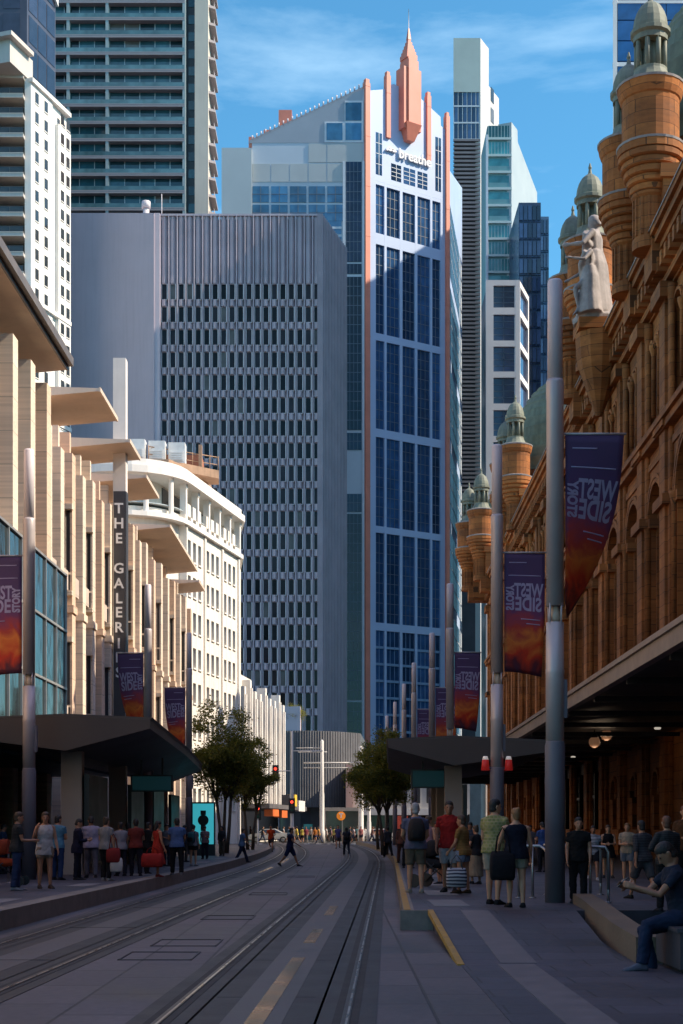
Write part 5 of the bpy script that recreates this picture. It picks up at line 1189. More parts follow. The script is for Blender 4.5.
x, y, z, h = at(543, 872, 824); person('person in blue shirt beyond the handrails near the shop awning', x, y, z, 30, h+.05, PHN, top=(.05,.11,.32), bottom=(.02,.02,.03), legs=2, hair='k', skin='m')
x, y, z, h = at(578.5, 903, 821); person('man in black t-shirt and black trousers facing the camera behind the handrail', x, y, z, 172, h+.06, dict(legs=((3, 2), (-4, 3)), arms=((4, 10, 18, 5), (4, 10, 18, 5)), hy=10), top=(.014,.013,.013), bottom=(.013,.012,.014), legs=2, hair='k', skin='m')
x, y, z, h = at(593, 880, 824); person('person in white t-shirt and dark shorts on the arcade footpath', x, y, z, 175, h, WALK(), top=(.42,.40,.44), sleeves=.5, bottom=(.02,.02,.03), legs=.8, hair='k', skin='t', shoes=(.5,.5,.5))
x, y, z, h = at(608, 878, 825); person('woman in short black dress on the arcade footpath', x, y, z, 175, h, ST1, dress=((.014,.013,.016), -.14), hair='b', hs='long', skin='l')
x, y, z, h = at(627.5, 882, 823); person('woman in cream shirt and denim shorts with folded arms by the sandstone pier', x, y, z, 160, h, dict(legs=((5, 6), (-3, 2)), arms=((14, 8, 86, 50), (14, 8, 80, 45))), top=(.48,.38,.28), bottom=(.20,.22,.27), legs=.7, hair='y', skin='l', shoes=(.6,.55,.5))
x, y, z, h = at(643, 899, 818); person('person in dark grey top and trousers walking away on the arcade footpath', x, y, z, 25, h, WALK(), top=(.05,.045,.05), sleeves=1.2, bottom=(.13,.12,.125), legs=1.05, hair='k', skin='m', shoes=(.02,.02,.02))
x, y, z, h = at(667, 912, 816); person('red haired person in black shirt standing behind the seated man', x, y, z, 10, h, ST1, top=(.012,.012,.014), sleeves=1.7, bottom=(.012,.012,.014), legs=2, hair='r', skin='l', bw=1.1)
seat_y = 15.8
fs = person('seated man in blue jeans and blue t-shirt leaning over his phone', 3.60, seat_y, 0, 93, 1.72, dict(seat=.46, legs=((80, 72, 4), (68, 82, 6)), arms=((42, 6, 66, 22), (46, 6, 58, 20)), lean=14, hp=28), top=(.022,.028,.05), sleeves=.6, bottom=(.022,.036,.08), legs=2, hair='k', skin='t', shoes=(.16,.17,.22), bw=1.02)
p = (W_(fs, fs.wri[0])+W_(fs, fs.wri[1]))/2; m = MB(Matrix.Translation((p.x-.10, p.y, p.z+.05)) @ Matrix.Rotation(rad(-40), 4, 'Y')); m.box(-.075, .075, -.036, .036, -.005, .005)
ph_ = solo('phone', m, mat('phone_black', (.015,.015,.018), .2, .1, 3.), 'black phone held in both hands by the seated man', 'phone')
x, y, z, h = at(685, 893, 838); person('person in brown top cut off by the right edge behind the seated man', x, y, z, 150, 1.62, ST1, top=(.12,.05,.02), bottom=(.02,.02,.02), legs=2, hair='r', skin='l')
for px, fy, hy, c, yw, lab in ((402, 863, 824, (.30,.12,.09), 10, 'person in rust coloured top far along the right platform'), (408, 868, 822, (.05,.05,.06), 190, 'person in charcoal behind the grey haired man on the right platform'), (470, 873, 822, (.04,.05,.08), 175, 'person in dark blue under the right shelter near its column'), (436, 872, 822, (.16,.12,.1), 185, 'person in brown top under the departure screen'), (553, 868, 825, (.05,.05,.05), 10, 'person in black beyond the nearest pole'), (530, 866, 825, (.2,.18,.2), 180, 'person in grey top beside the shops in shade')):
    x, y, z, h = at(px, fy, hy); person(lab, x, y, z, yw, h, ST1, top=c, sleeves=1.2, bottom=tuple(q*.5 for q in c), legs=2, hair='k', skin='m')
# ---- far crossing
FARP = [(297, (.66,.50,.05), 'yellow t-shirt'), (302.5, (.70,.55,.10), 'pale yellow vest'), (315, (.60,.20,.04), 'orange t-shirt'), (319, (.62,.34,.10), 'amber top'), (326.5, (.55,.53,.52), 'white top'), (331, (.10,.10,.16), 'dark blue top'), (354, (.50,.42,.45), 'pale pink top'), (357.5, (.16,.32,.34), 'teal top'), (365, (.60,.58,.56), 'white shirt'), (372, (.20,.10,.10), 'maroon top'), (377, (.09,.09,.10), 'black top'), (283, (.55,.5,.48), 'cream top'), (262.5, (.03,.03,.035), 'black clothes'), (251, (.12,.05,.04), 'brown top'), (381, (.25,.03,.03), 'red top'), (288.5, (.12,.2,.3), 'blue top'), (311, (.45,.42,.4), 'pale grey top'), (306, (.3,.07,.1), 'wine red top'), (334.5, (.5,.45,.1), 'lemon top'), (349.5, (.05,.06,.10), 'navy top'), (361, (.5,.2,.2), 'coral top'), (368.5, (.35,.36,.4), 'silver grey top'), (374.5, (.6,.55,.5), 'ivory top'), (384.5, (.08,.12,.2), 'slate blue top'), (293.5, (.25,.2,.15), 'tan top'), (278, (.02,.03,.05), 'ink blue clothes')]
for k, (px, c, w) in enumerate(FARP):
    Y = 146+(k*5) % 14; person('pedestrian in %s at the far sunlit crossing' % w, gx(px, Y), Y, .0, R.choice((0, 180, 90, -90)), 1.64+.12*R.random(), WALK(), top=c, bottom=R.choice(((.03,.03,.05), (.2,.18,.16), (.05,.06,.12))), legs=R.choice((2, .8)), hair=R.choice('kkb'), skin=R.choice('lmt'), group='pedestrians at the far crossing')
# marble group on the pedestal: a standing draped figure, a seated one and a child
m = MB()
def fig_into(m, pos, yaw, h, pose, drape):
    f = Fig(h, pose, 1.45); q = MB(Matrix.Translation(pos) @ Matrix.Rotation(rad(yaw), 4, 'Z'))
    f.tor(q, -.06, .335)
    for i in (0, 1): f.leg(q, i); f.arm(q, i); f.hand(q, i, False); f.shoe(q, i)
    f.head(q, True); q.loft([[f.hd(rx*math.cos(2*math.pi*k/14), y+ry*math.sin(2*math.pi*k/14), z) for k in range(14)] for z, rx, ry, y in [(-.03, .048, .038, -.026), (.012, .052, .055, -.015), (.058, .04, .048, -.005), (.076, .017, .02, -.005)]])
    if drape: q.loft([f.ring(.12, .09, .065, 0, .03), f.ring(0, .11, .09, 0, .06), f.ring(-.2, .11, .1, .01, .12), f.ring(-.46, .12, .11, .01, .2)]); q.path([f.up(-.12*h, .05*h, .29*h), f.up(0, .085*h, .17*h), f.up(.12*h, .04*h, .02*h), f.up(.15*h, -.03*h, -.2*h)], [.05*h, .05*h, .05*h, .03*h], 8)
    n = len(m.v); m.v += q.v; m.f += [tuple(i+n for i in g_) for g_ in q.f]; m.m += q.m; m.sm += q.sm
pc = Q @ Vector((69.2, 1.15, 0))
fig_into(m, (pc.x+.1, pc.y, 24.75), 70, 5.0, dict(legs=((6, 10), (-4, 0)), arms=((30, 30, 70, 30), (-10, 25, 60, 20)), hy=20, hp=10), True)
fig_into(m, (pc.x-.35, pc.y-.55, 24.75), 95, 3.7, dict(legs=((50, 60), (10, 20)), arms=((40, 20, 60, 20), (20, 20, 40, 10)), hp=10), True)
fig_into(m, (pc.x-.2, pc.y+.75, 24.75), 60, 2.4, dict(legs=((30, 40), (-10, 10)), arms=((70, 20, 40, 20), (20, 10, 40, 0))), False)
m.lathe([(1.0, 24.7), (1.05, 24.95), (.8, 25.15)], (pc.x, pc.y, 0), 12)
o = part('statue_group', m, marble, qv); remesh(o, .045, 2)
bake()
# ================================================================== trees
bark = mat('bark', (.10,.075,.055), .9, .3, 4., .6, 20)
leafm = []
for k, c in enumerate(((.15,.155,.035), (.20,.19,.04), (.105,.115,.03), (.26,.21,.04))):
    mt = mat('leaf_%d' % k, c, .6, .3, 2.5, spec=.3); leafm.append(mt)
    q_ = mt.node_tree; b_ = q_.nodes['Principled BSDF']; tr_ = N(q_, 'ShaderNodeBsdfTranslucent'); tr_.inputs['Color'].default_value = (c[0]*1.6, c[1]*1.7, c[2], 1); ms_ = N(q_, 'ShaderNodeMixShader'); ms_.inputs[0].default_value = .45
    q_.links.new(b_.outputs[0], ms_.inputs[1]); q_.links.new(tr_.outputs[0], ms_.inputs[2]); q_.links.new(ms_.outputs[0], q_.nodes['Material Output'].inputs['Surface'])
def tree(label, X, Y, Z, H, r, seed, nleaf, trunks=1, name='street_tree'):
    Q_ = random.Random(seed); root = thing(name, label, 'tree', (X, Y, Z), 0, None)
    tips = []; m = MB(); zc = H*.60
    for t in range(trunks):
        a = Q_.random()*6.28; b0 = Vector((math.cos(a)*.16*(trunks > 1), math.sin(a)*.16*(trunks > 1), -.05)); b1 = Vector((math.cos(a)*.4, math.sin(a)*.4, H*.36)) if trunks > 1 else Vector((.05, .02, H*.34))
        m.path([b0, b0.lerp(b1, .5)+Vector((Q_.gauss(0, .04), Q_.gauss(0, .04), 0)), b1], [.10, .08, .065], 8)
        for k in range(7):
            az = Q_.random()*6.28; e = .35+Q_.random()*1.1; ln = r*(.6+.5*Q_.random()); p1 = b1+Vector((math.cos(az)*math.cos(e)*ln*.5, math.sin(az)*math.cos(e)*ln*.5, H*.10+math.sin(e)*ln*.5)); p2 = p1+Vector((math.cos(az+.3)*math.cos(e)*ln*.5, math.sin(az+.3)*math.cos(e)*ln*.5, ln*.55))
            m.path([b1-Vector((0,0,.2*Q_.random())), p1, p2], [.05, .03, .012], 6); tips += [p1, p2]
            for j in range(3): q = p1.lerp(p2, Q_.random())+Vector((Q_.gauss(0, .35), Q_.gauss(0, .35), Q_.random()*.5)); m.path([p1.lerp(p2, .4), q], [.015, .006], 4); tips.append(q)
    part('trunk', m, bark, root, False)
    clumps = list(tips)
    for k in range(64):
        while True:
            v = Vector((Q_.uniform(-1, 1), Q_.uniform(-1, 1), Q_.uniform(-1, 1)))
            if .25 < v.length < 1: break
        clumps.append(Vector((v.x*r, v.y*r, zc+H*.06+v.z*H*.33*(1.1 if v.z > 0 else .9))))
    c_ = MB()
    for k in range(nleaf):
        b = Q_.choice(clumps); s_ = .20*r/1.7; p = b+Vector((Q_.gauss(0, s_), Q_.gauss(0, s_), Q_.gauss(0, s_*.75)))
        d_ = Vector((Q_.gauss(0, 1), Q_.gauss(0, 1), Q_.gauss(-.3, .7))).normalized(); w = d_.cross(Vector((Q_.gauss(0, 1), Q_.gauss(0, 1), Q_.gauss(0, 1)))).normalized(); ll = Q_.uniform(.09, .17); c_.mi = Q_.choice((0, 0, 1, 1, 2, 2, 3))
        c_.add([p-d_*ll*.5, p+w*ll*.24, p+d_*ll*.5, p-w*ll*.24], [(0,1,2,3)])
    part('crown', c_, leafm, root, False)
tree('leafy street tree with several slim trunks nearest on the left pavement', gx(224, 72), 72, PH, 7.3, 1.8, 3, 25000, 3)
tree('slim street tree just beyond the nearest left tree', gx(250, 84), 84, PH, 6.2, 1.3, 5, 14000, 2)
tree('dense street tree beside the end of the right shelter roof', gx(386, 70), 70, PH, 5.7, 1.5, 8, 19000, 2)
tree('dark street tree further down the right pavement', gx(378, 88), 88, PH, 6.2, 1.6, 11, 17000, 1)
tree('small shrub growing on the podium roof edge', gx(294, 197.5), 197.7, 14.2, 3.3, 1.9, 15, 3500, 1, 'roof_shrub')
# ================================================================== poles and banners
polem = mat('pole_metal', (.56,.51,.50), .38, .08, 1.2, metal=.2); poled = mat('pole_base', (.16,.15,.175), .5, .1, 1.2); polel = mat('pole_diffuser', (.74,.69,.71), .45, .05, 1.); lampm = mat('lamp_niche', (.62,.5,.36), .35, .1, 2.)
pro = thing('street_pole', 'x', 'street pole', (0,0,0))
m = MB(); m.lathe([(.165, 0), (.165, 2.55), (.15, 2.6), (.15, 2.62)], (0,0,0), 16); part('base', m, poled, pro, False)
m = MB(); m.lathe([(.15, 2.62), (.147, 3.7), (.151, 3.72), (.151, 3.78), (.146, 3.8), (.143, 4.55)], (0,0,0), 16); m.lathe([(.143, 4.82), (.14, 8.15), (.146, 8.2), (.146, 8.45), (.13, 8.5)], (0,0,0), 16); m.lathe([(.08, 4.5), (.06, 4.9)], (0,0,0), 8); part('shaft', m, polem, pro, False)
m = MB(); m.lathe([(.075, 4.56), (.10, 4.6), (.07, 4.8)], (0,0,0), 10); part('lamp', m, lampm, pro, False)
m = MB()
for k in range(4): t = rad(45+90*k); m.tube((.128*math.cos(t), .128*math.sin(t), 4.5), (.128*math.cos(t), .128*math.sin(t), 4.86), .018, .018, 5)
part('lamp_cage', m, polem, pro, False)
m = MB(); m.lathe([(.125, 8.46), (.122, 10.08), (.1, 10.12)], (0,0,0), 16); part('diffuser', m, polel, pro, False)
m = MB(); m.box(.09, .19, -.06, .06, 3.0, 3.62); m.box(.19, .195, -.05, .05, 3.05, 3.57); part('control_box', m, poled, pro, False)
RP = [(555, 24.4), (497, 34.9), (450, 54.7), (432, 68.5), (414, 80.9), (404, 92.7), (395, 106), (387, 119)]
LP = [(29, 35.3), (148, 54.9), (189, 68.5)]
names = ['nearest tall grey pole on the right platform', 'second tall grey pole on the right, with two red lamps', 'third pole on the right, standing behind the right shelter', 'fourth pole on the right, just beyond the shelter roof', 'fifth pole on the right, slim against the gabled tower', 'sixth pole on the right, short above the tree', 'seventh pole on the right, above the tree crown', 'farthest pole on the right over the tree top']
lnames = ['nearest tall grey pole on the left beside the man in black', 'pole on the left rising behind the shelter roof', 'pole on the left beside the bright ad screen']
poles = []
for i, (px, Y) in enumerate(RP+LP):
    o = pro if i == 0 else dup(pro, (0,0,0)); o.location = (gx(px, Y), Y, PH); o['label'] = (names+lnames)[i]; o['group'] = 'street poles along the tram stop'; poles.append(o)
for s_ in (-1, 1):
    for nm, mt, z0, z1, r0, r1 in (('red_lamp', glow('red_lamp', (.55,.025,.02), .12), 2.55, 2.8, .10, .075), ('lamp_top', glow('lamp_white', (.8,.7,.65), .2), 2.8, 2.88, .075, .05)):
        m = MB(); m.lathe([(r0, z0), (r1, z1)], (s_*.27, 0, 0), 10); part(nm, m, mt, poles[1], False)
    m = MB(); m.tube((s_*.14, 0, 2.6), (s_*.27, 0, 2.6), .025, .025, 5); part('lamp_arm', m, poled, poles[1], False)
def bannermat():
    m, nt, b = _nodes('banner_print'); L = nt.links.new; co = coords(nt); sp = N(nt, 'ShaderNodeSeparateXYZ'); L(co, sp.inputs[0])
    n = N(nt, 'ShaderNodeTexNoise', Scale=2.4, Detail=5., Distortion=.8); L(co, n.inputs['Vector'])
    ad = N(nt, 'ShaderNodeMath', operation='MULTIPLY_ADD'); L(n.outputs['Fac'], ad.inputs[0]); ad.inputs[1].default_value = 1.1; L(sp.outputs['Z'], ad.inputs[2])
    mr = N(nt, 'ShaderNodeMapRange'); L(ad.outputs[0], mr.inputs[0]); mr.inputs[1].default_value = -2.35; mr.inputs[2].default_value = .45
    rp_ = N(nt, 'ShaderNodeValToRGB'); L(mr.outputs[0], rp_.inputs[0]); e = rp_.color_ramp.elements
    e[0].position = .0; e[0].color = (.05,.03,.08,1); e[1].position = 1.; e[1].color = (.085,.048,.125,1)
    for p, c in ((.10, (.14,.02,.03,1)), (.2, (.70,.05,.015,1)), (.32, (.85,.24,.04,1)), (.42, (.55,.06,.04,1)), (.56, (.20,.055,.15,1)), (.7, (.10,.05,.15,1))): x = e.new(p); x.color = c
    L(rp_.outputs[0], b.inputs['Base Color']); b.inputs['Roughness'].default_value = .7; return m
BM = bannermat(); BT = mat('banner_lettering', (.42,.38,.55), .7, .1, 3.)
def banner(label, pole, side, mirror, twist, wv=0., w=.95, H=2.75):
    """cloth hanging from an arm on a pole: u outwards, v down; its outer edge swings round towards the bottom"""
    X, Y, Z = pole.location; root = thing('banner', label, 'banner', (X+side*.17, Y, Z+7.6), 0, 'event banners on the poles')
    def pt(u, v, off=0.):
        t = (v/H)**1.4*rad(twist); ww = w
        bend = .03*math.sin(v*2.4+wv)
        return (side*u*ww*math.cos(t)-off*math.sin(t)*side, u*ww*math.sin(t)+bend*u-off*math.cos(t), -v-(.10*(u**2)*(v/H)))
    m = MB(); nu, nv = 10, 22; vs = []; fs = []
    for o_ in (-.004, .004):
        for j in range(nv+1):
            for i in range(nu+1): vs.append(pt(i/nu, H*j/nv, o_))
    k0 = (nu+1)*(nv+1); q = lambda b, i, j: b*k0+j*(nu+1)+i
    for j in range(nv):
        for i in range(nu): fs += [(q(0,i,j), q(0,i+1,j), q(0,i+1,j+1), q(0,i,j+1)), (q(1,i,j), q(1,i,j+1), q(1,i+1,j+1), q(1,i+1,j))]
        fs += [(q(0,0,j), q(0,0,j+1), q(1,0,j+1), q(1,0,j)), (q(0,nu,j), q(1,nu,j), q(1,nu,j+1), q(0,nu,j+1))]
    for i in range(nu): fs += [(q(0,i,0), q(1,i,0), q(1,i+1,0), q(0,i+1,0)), (q(0,i,nv), q(0,i+1,nv), q(1,i+1,nv), q(1,i,nv))]
    m.add(vs, fs, True); part('cloth', m, BM, root, False)
    m = MB(); m.tube((-side*.05, 0, .02), (side*(w+.04), 0, .02), .02, .02, 6); part('arm', m, polem, root, False)
    def lay(cx, cv, rot, sx):
        def fn(x, y, z):
            if rot: x, y = -y, x
            return pt(cx+(x if mirror is False else x)/w, cv-y, .010 if z > 0 else -.010)
        return fn
    fu = (lambda u: u)
    # reading order runs away from the pole on the mirrored cloth and towards it on the other
    for body, size, cu, cv, rot, sx in (('WEST', .43, .60, .86, 0, .60), ('SIDE', .43, .60, 1.18, 0, .74), ('STORY', .25, .13, 1.03, 1, .74), ('PRESENTED BY', .085, .45, .42, 0, 1.), ('HANDA OPERA', .085, .6, 1.56, 0, 1.))[:3]:
        def fn(x, y, z, cu=cu, cv=cv, rot=rot):
            s_ = z > 0
            if rot: x, y = -y, x
            if side > 0: u = cu-x*(-1 if not mirror else 1)/w if mirror else cu+x/w
            else: u = (1-cu)*0+cu-x/w if not mirror else cu+x/w
            return pt(u, cv-y, .010 if s_ else -.010)
        part('lettering', text_mb(body, size, Matrix(), .01, bold=.012, sx=sx, fn=fn), BT, root, False)
    for v, u0, u1 in ((.50, .1, .9), (1.5, .42, .9), (1.6, .55, .9), (.2, .12, .55)):
        m = MB(); n_ = 8; m.loft([[pt(u0+(u1-u0)*k/n_, v+dv, of) for dv, of in ((0, .009), (.02, .009), (.02, -.009), (0, -.009))] for k in range(n_+1)]); part('print_line', m, BT, root, False)
for i, (tw, lab) in enumerate(((80, 'purple and orange event banner on the nearest right pole, its bottom swung edge on'), (18, 'purple and orange event banner on the second right pole'), (30, 'event banner on the third right pole behind the shelter'), (12, 'small event banner on the fourth right pole'), (20, 'tiny event banner on the fifth right pole'))): banner(lab, poles[i], 1, True, tw, i)
for i, (tw, lab) in enumerate(((4, 'event banner on the nearest left pole, cut by the picture edge'), (58, 'event banner swung by wind on the left pole behind the shelter roof'), (50, 'event banner on the left pole beside the tree'))): banner(lab, poles[8+i], -1, False, tw, i+1)
# ================================================================== tram shelters
roofm = mat('shelter_roof', (.10,.088,.08), .5, .15, .6); soff = mat('shelter_soffit', (.10,.082,.072), .55, .12, .4); colm = mat('shelter_column', (.42,.36,.30), .6, .1, .5); dkm = mat('shelter_dark', (.03,.028,.028), .4, .2, 1.)
scr = glow('dark_screen', (.010,.045,.055), .16); scrl = glow('screen_text', (.10,.38,.42), .8)
def shelter(label, stations, loc, ncol, scx, scy):
    """stations: (Y, x track tip, x spine, x back tip)"""
    root = thing('tram_shelter', label, 'tram shelter', loc)
    R_ = [[(a, y, 4.02), (s, y, 3.46), (b, y, 3.9), (b, y, 4.2), (s, y, 4.34), (a, y, 4.24)] for y, a, s, b in stations]
    m = MB(); m.loft(R_, True, False); r = part('roof', m, soff, root)
    m = MB(); m.loft([[(a-.0, y, 4.242), (s, y, 4.344), (b, y, 4.204), (b, y, 4.26), (s, y, 4.40), (a-math.copysign(.06, a), y, 4.30)] for y, a, s, b in stations], True, False); sub('roof_skin', m, roofm, r, root)
    for k in range(ncol):
        t = (k+.5)/ncol; y = stations[0][0]+(stations[-1][0]-stations[0][0])*t if k else stations[0][0]+1.2; s = stations[0][2]+(stations[-1][2]-stations[0][2])*(y-stations[0][0])/(stations[-1][0]-stations[0][0])
        m = MB(); m.box(s-.27, s+.27, y-.2, y+.2, PH, 3.5); part('column', m, colm, root)
        m = MB(); m.box(s+.32, s+.45, y-.1, y+3., PH+.3, 2.9); part('glass_screen', m, dkm, root)
        m = MB(); m.box(s-.25, s+.2, y+1., y+2.6, PH+.42, PH+.48); 
        for q in (1.1, 2.4): m.box(s-.05, s+.05, y+q, y+q+.08, PH, PH+.42)
        part('bench', m, colm, root)
    x0, x1, yy = scx; m = MB(); m.box(x0, x1, yy, yy+.16, scy[0], scy[1]); sc = part('departure_screen', m, dkm, root)
    m = MB(); m.box(x0+.06, x1-.06, yy-.012, yy-.002, scy[0]+.05, scy[1]-.05); sub('display', m, scr, sc, root)
    m = MB()
    for q in (.25, .75): x = x0+(x1-x0)*q; m.box(x-.03, x+.03, yy+.05, yy+.11, scy[1], 3.75)
    sub('hanger', m, dkm, sc, root)
shelter('dark wedge roofed tram shelter on the left platform', [(38, -4.85, -7.0, -10.4), (52, -5.4, -7.3, -10.4), (66, -6.15, -7.6, -10.2)], (-7, 38, PH), 4, (-6.75, -5.4, 48), (2.66, 3.2))
shelter('dark wedge roofed tram shelter on the right platform', [(47, 1.46, 3.55, 6.6), (55, 1.72, 3.8, 6.8), (64, 2.0, 4.0, 7.0)], (3.6, 47, PH), 3, (2.30, 3.88, 49.6), (2.82, 3.44))
# ================================================================== ad kiosk
kx, ky = gx(203.5, 66), 66
root = thing('ad_kiosk', 'free standing ad screen glowing cyan on the left pavement', 'ad screen', (kx, ky, PH))
m = MB(); m.box(-.52, .52, -.12, .12, 0, 2.35); part('case', m, mat('kiosk_case', (.03,.03,.035), .3, .1, 2.), root, False)
m = MB(); m.box(-.46, .46, -.14, -.12, .5, 2.28); part('screen', m, glow('cyan_screen', (.04,.36,.42), .6), root, False)
m = MB(); blk = mat('ad_black', (.01,.012,.014), .3, .1, 2.)
m.prism_uz([(.24*math.cos(2*math.pi*k/20), 1.55+.24*math.sin(2*math.pi*k/20)) for k in range(20)], -.155, -.142); part('picture', m, blk, root, False)
m = MB(); m.box(-.12, .12, -.155, -.142, 1.78, 1.98); m.box(-.11, .11, -.155, -.142, 1.08, 1.33); part('picture', m, blk, root, False)
# ================================================================== handrails, walls, bench
rail = mat('stainless', (.36,.34,.33), .38, .06, 2., metal=.8)
def handrail(label, pts, posts, low=None):
    root = thing('handrail', label, 'handrail', (pts[0][0], pts[0][1], PH)); m = MB(); m.path(pts, .027, 8); part('rail', m, rail, root)
    for x, y, z in posts: m = MB(); m.tube((x, y, PH), (x, y, z), .024, .024, 8); m.lathe([(.06, PH), (.06, PH+.015), (.03, PH+.02)], (x, y, 0), 10); part('post', m, rail, root)
zt = 1.19
handrail('steel handrail right of the nearest pole', [(3.68, 24.9, zt), (4.0, 24.5, zt), (4.28, 24.35, zt), (4.33, 24.34, zt-.08), (4.33, 24.34, .5)], [(4.33, 24.34, .6), (4.06, 24.48, zt)])
handrail('steel handrail with sloping end behind the black clad man', [(3.66, 27.2, zt), (4.6, 27.2, zt), (4.7, 27.2, zt-.1), (4.7, 27.2, .5)], [(4.7, 27.2, .6), (3.72, 27.2, zt), (4.2, 27.2, zt)])
handrail('steel handrail between the nearest pole and the woman in navy', [(3.0, 25.9, zt), (3.42, 25.9, zt), (3.5, 25.8, zt-.06), (3.66, 25.4, .75), (3.7, 25.3, .4)], [(3.06, 25.9, zt), (3.7, 25.3, .5), (3.3, 25.9, zt)])
handrail('short steel railing at the left picture edge', [(gx(-14, 33), 33, zt), (gx(7.5, 33), 33, zt), (gx(8.5, 33), 33, zt-.1), (gx(8.5, 33), 33, .4)], [(gx(8.5, 33), 33, .6), (gx(-10, 33), 33, zt)])
m = MB(); m.loft([[(x, y, 0), (x+.30, y, 0), (x+.30, y, z_), (x, y, z_)] for x, y, z_ in ((3.24, 16.5, .30), (3.34, 18.5, .33), (3.47, 20.5, .38), (3.6, 22.4, .43), (3.70, 24.0, .45))], True, False)
solo('seat_wall', m, mat('seat_wall_stone', (.17,.12,.08), .75, .15, 1.5, .3, 20), 'low sandy stone wall between the ramp and the arcade footpath', 'wall')
root = thing('bench_block', 'dark stone bench block under the seated man', 'bench', (3.86, 15.85, 0)); m = MB(); m.box(-.42, 1.4, -.62, .55, .06, .44); part('block', m, mat('dark_stone', (.06,.055,.065), .5, .2, 1.5, .2, 20), root, False); m = MB(); m.box(-.36, 1.35, -.56, .5, 0, .06); part('plinth', m, groove, root, False); m = MB(); m.box(-.46, 1.44, -.66, .59, .44, .48); part('seat', m, mat('dark_stone', (.06,.055,.065)), root, False)
for k, (px, py, Y) in enumerate(((594.5, 742, 55), (606.5, 735, 55.6))):
    x, z_ = gx(px, Y), gz(py, Y); root = thing('globe_lamp', ['glass globe lamp hanging lower left under the arcade awning', 'glass globe lamp hanging upper right under the arcade awning'][k], 'lamp', (x, Y, z_), 0, 'globe lamps under the awning'); m = MB(); m.ball((0,0,0), .21, n=16, m=10); part('globe', m, glow('globe_glass', (.30,.15,.08), .22), root, False); m = MB(); m.tube((0,0,.18), (0,0,5.1-z_), .025, .025, 6); m.lathe([(.14, .14), (.12, .26), (.05, .34)], (0,0,0), 10); part('stem', m, dkm, root, False); m = MB(); m.ball((0,0,-.02), .05, n=8); part('bulb', m, glow('bulb', (1., .6, .3), 1.2), root, False)
    lp_ = bpy.data.lights.new('globe_light', 'POINT'); lp_.energy = 6; lp_.color = (1., .74, .5); lp_.shadow_soft_size = .22; lo_ = bpy.data.objects.new('globe_light', lp_); COL.objects.link(lo_); lo_.parent = root; lo_.location = (0, 0, -.3)
# ================================================================== the far crossing: white poles, signals, station sign, car
wm = mat('white_pole', (.68,.66,.63), .5, .05, 1.)
def wpole(label, px, Y, H, r, arms=()):
    root = thing('gantry_pole', label, 'pole', (gx(px, Y), Y, 0)); m = MB(); m.lathe([(r*1.25, 0), (r*1.25, 1.2), (r, 1.3), (r*.95, H*.48), (r*.8, H*.5), (r*.7, H), (.02, H+.15)], (0,0,0), 12); part('shaft', m, wm, root, False)
    for x1, z_, rr in arms: m = MB(); m.tube((0, 0, z_), (x1, 0, z_), rr, rr, 6); part('arm', m, wm, root, False)
    return root
wpole('tall white pole in the middle of the far crossing', 322, 150, 10.2, .24, ((-2.4, 9.1, .07), (-2.6, 9.5, .05), (.5, 9.1, .05)))
wpole('thick white pole right of the middle at the far crossing', 361, 152, 9.7, .27, ((-5.8, 8.1, .09), (-5.8, 7.6, .06), (1.5, 8.9, .05)))
wpole('short white pole in front of the far right tree', 369, 150, 4.4, .22)
p292 = wpole('slim white signal pole left of the middle at the far crossing', 292, 146, 10.8, .17, ((-1.6, 7.05, .06), (3.0, 9.0, .06)))
blackm = mat('signal_black', (.02,.02,.02), .5, .1, 2.); red = glow('signal_red', (1., .06, .03), 1.4)
def signal(label, x, y, z_, s=1., post=None):
    root = thing('traffic_signal', label, 'traffic light', (x, y, post if post is not None else z_)); dz = z_-root.location.z; m = MB(); m.box(-.17*s, .17*s, -.1, .1, dz-.5*s, dz+.5*s); m.box(-.26*s, .26*s, .02, .05, dz-.62*s, dz+.62*s); part('housing', m, blackm, root, False)
    for k, mt in ((.32, red), (0, mat('lens_amber', (.10,.06,.01), .3)), (-.32, mat('lens_green', (.01,.06,.03), .3))):
        m = MB(); m.prism_uz([(.12*s*math.cos(2*math.pi*j/14), dz+k*s+.12*s*math.sin(2*math.pi*j/14)) for j in range(14)], -.125, -.1); part('lens', m, mt, root, False)
    if post is not None: m = MB(); m.lathe([(.09, 0), (.07, .1), (.07, dz-.5*s)], (0,0,0), 8); part('post', m, wm, root, False)
signal('traffic light showing red on the arm over the far left lane', gx(275.5, 146), 146, gz(773, 146), 1.25)
signal('traffic light showing red halfway up the slim white signal pole', gx(292, 146), 145.6, gz(806, 146), 1.2)
signal('pedestrian signal showing red on its own post by the left trees', gx(258, 135), 135, gz(812.5, 135), 1.1, 0)
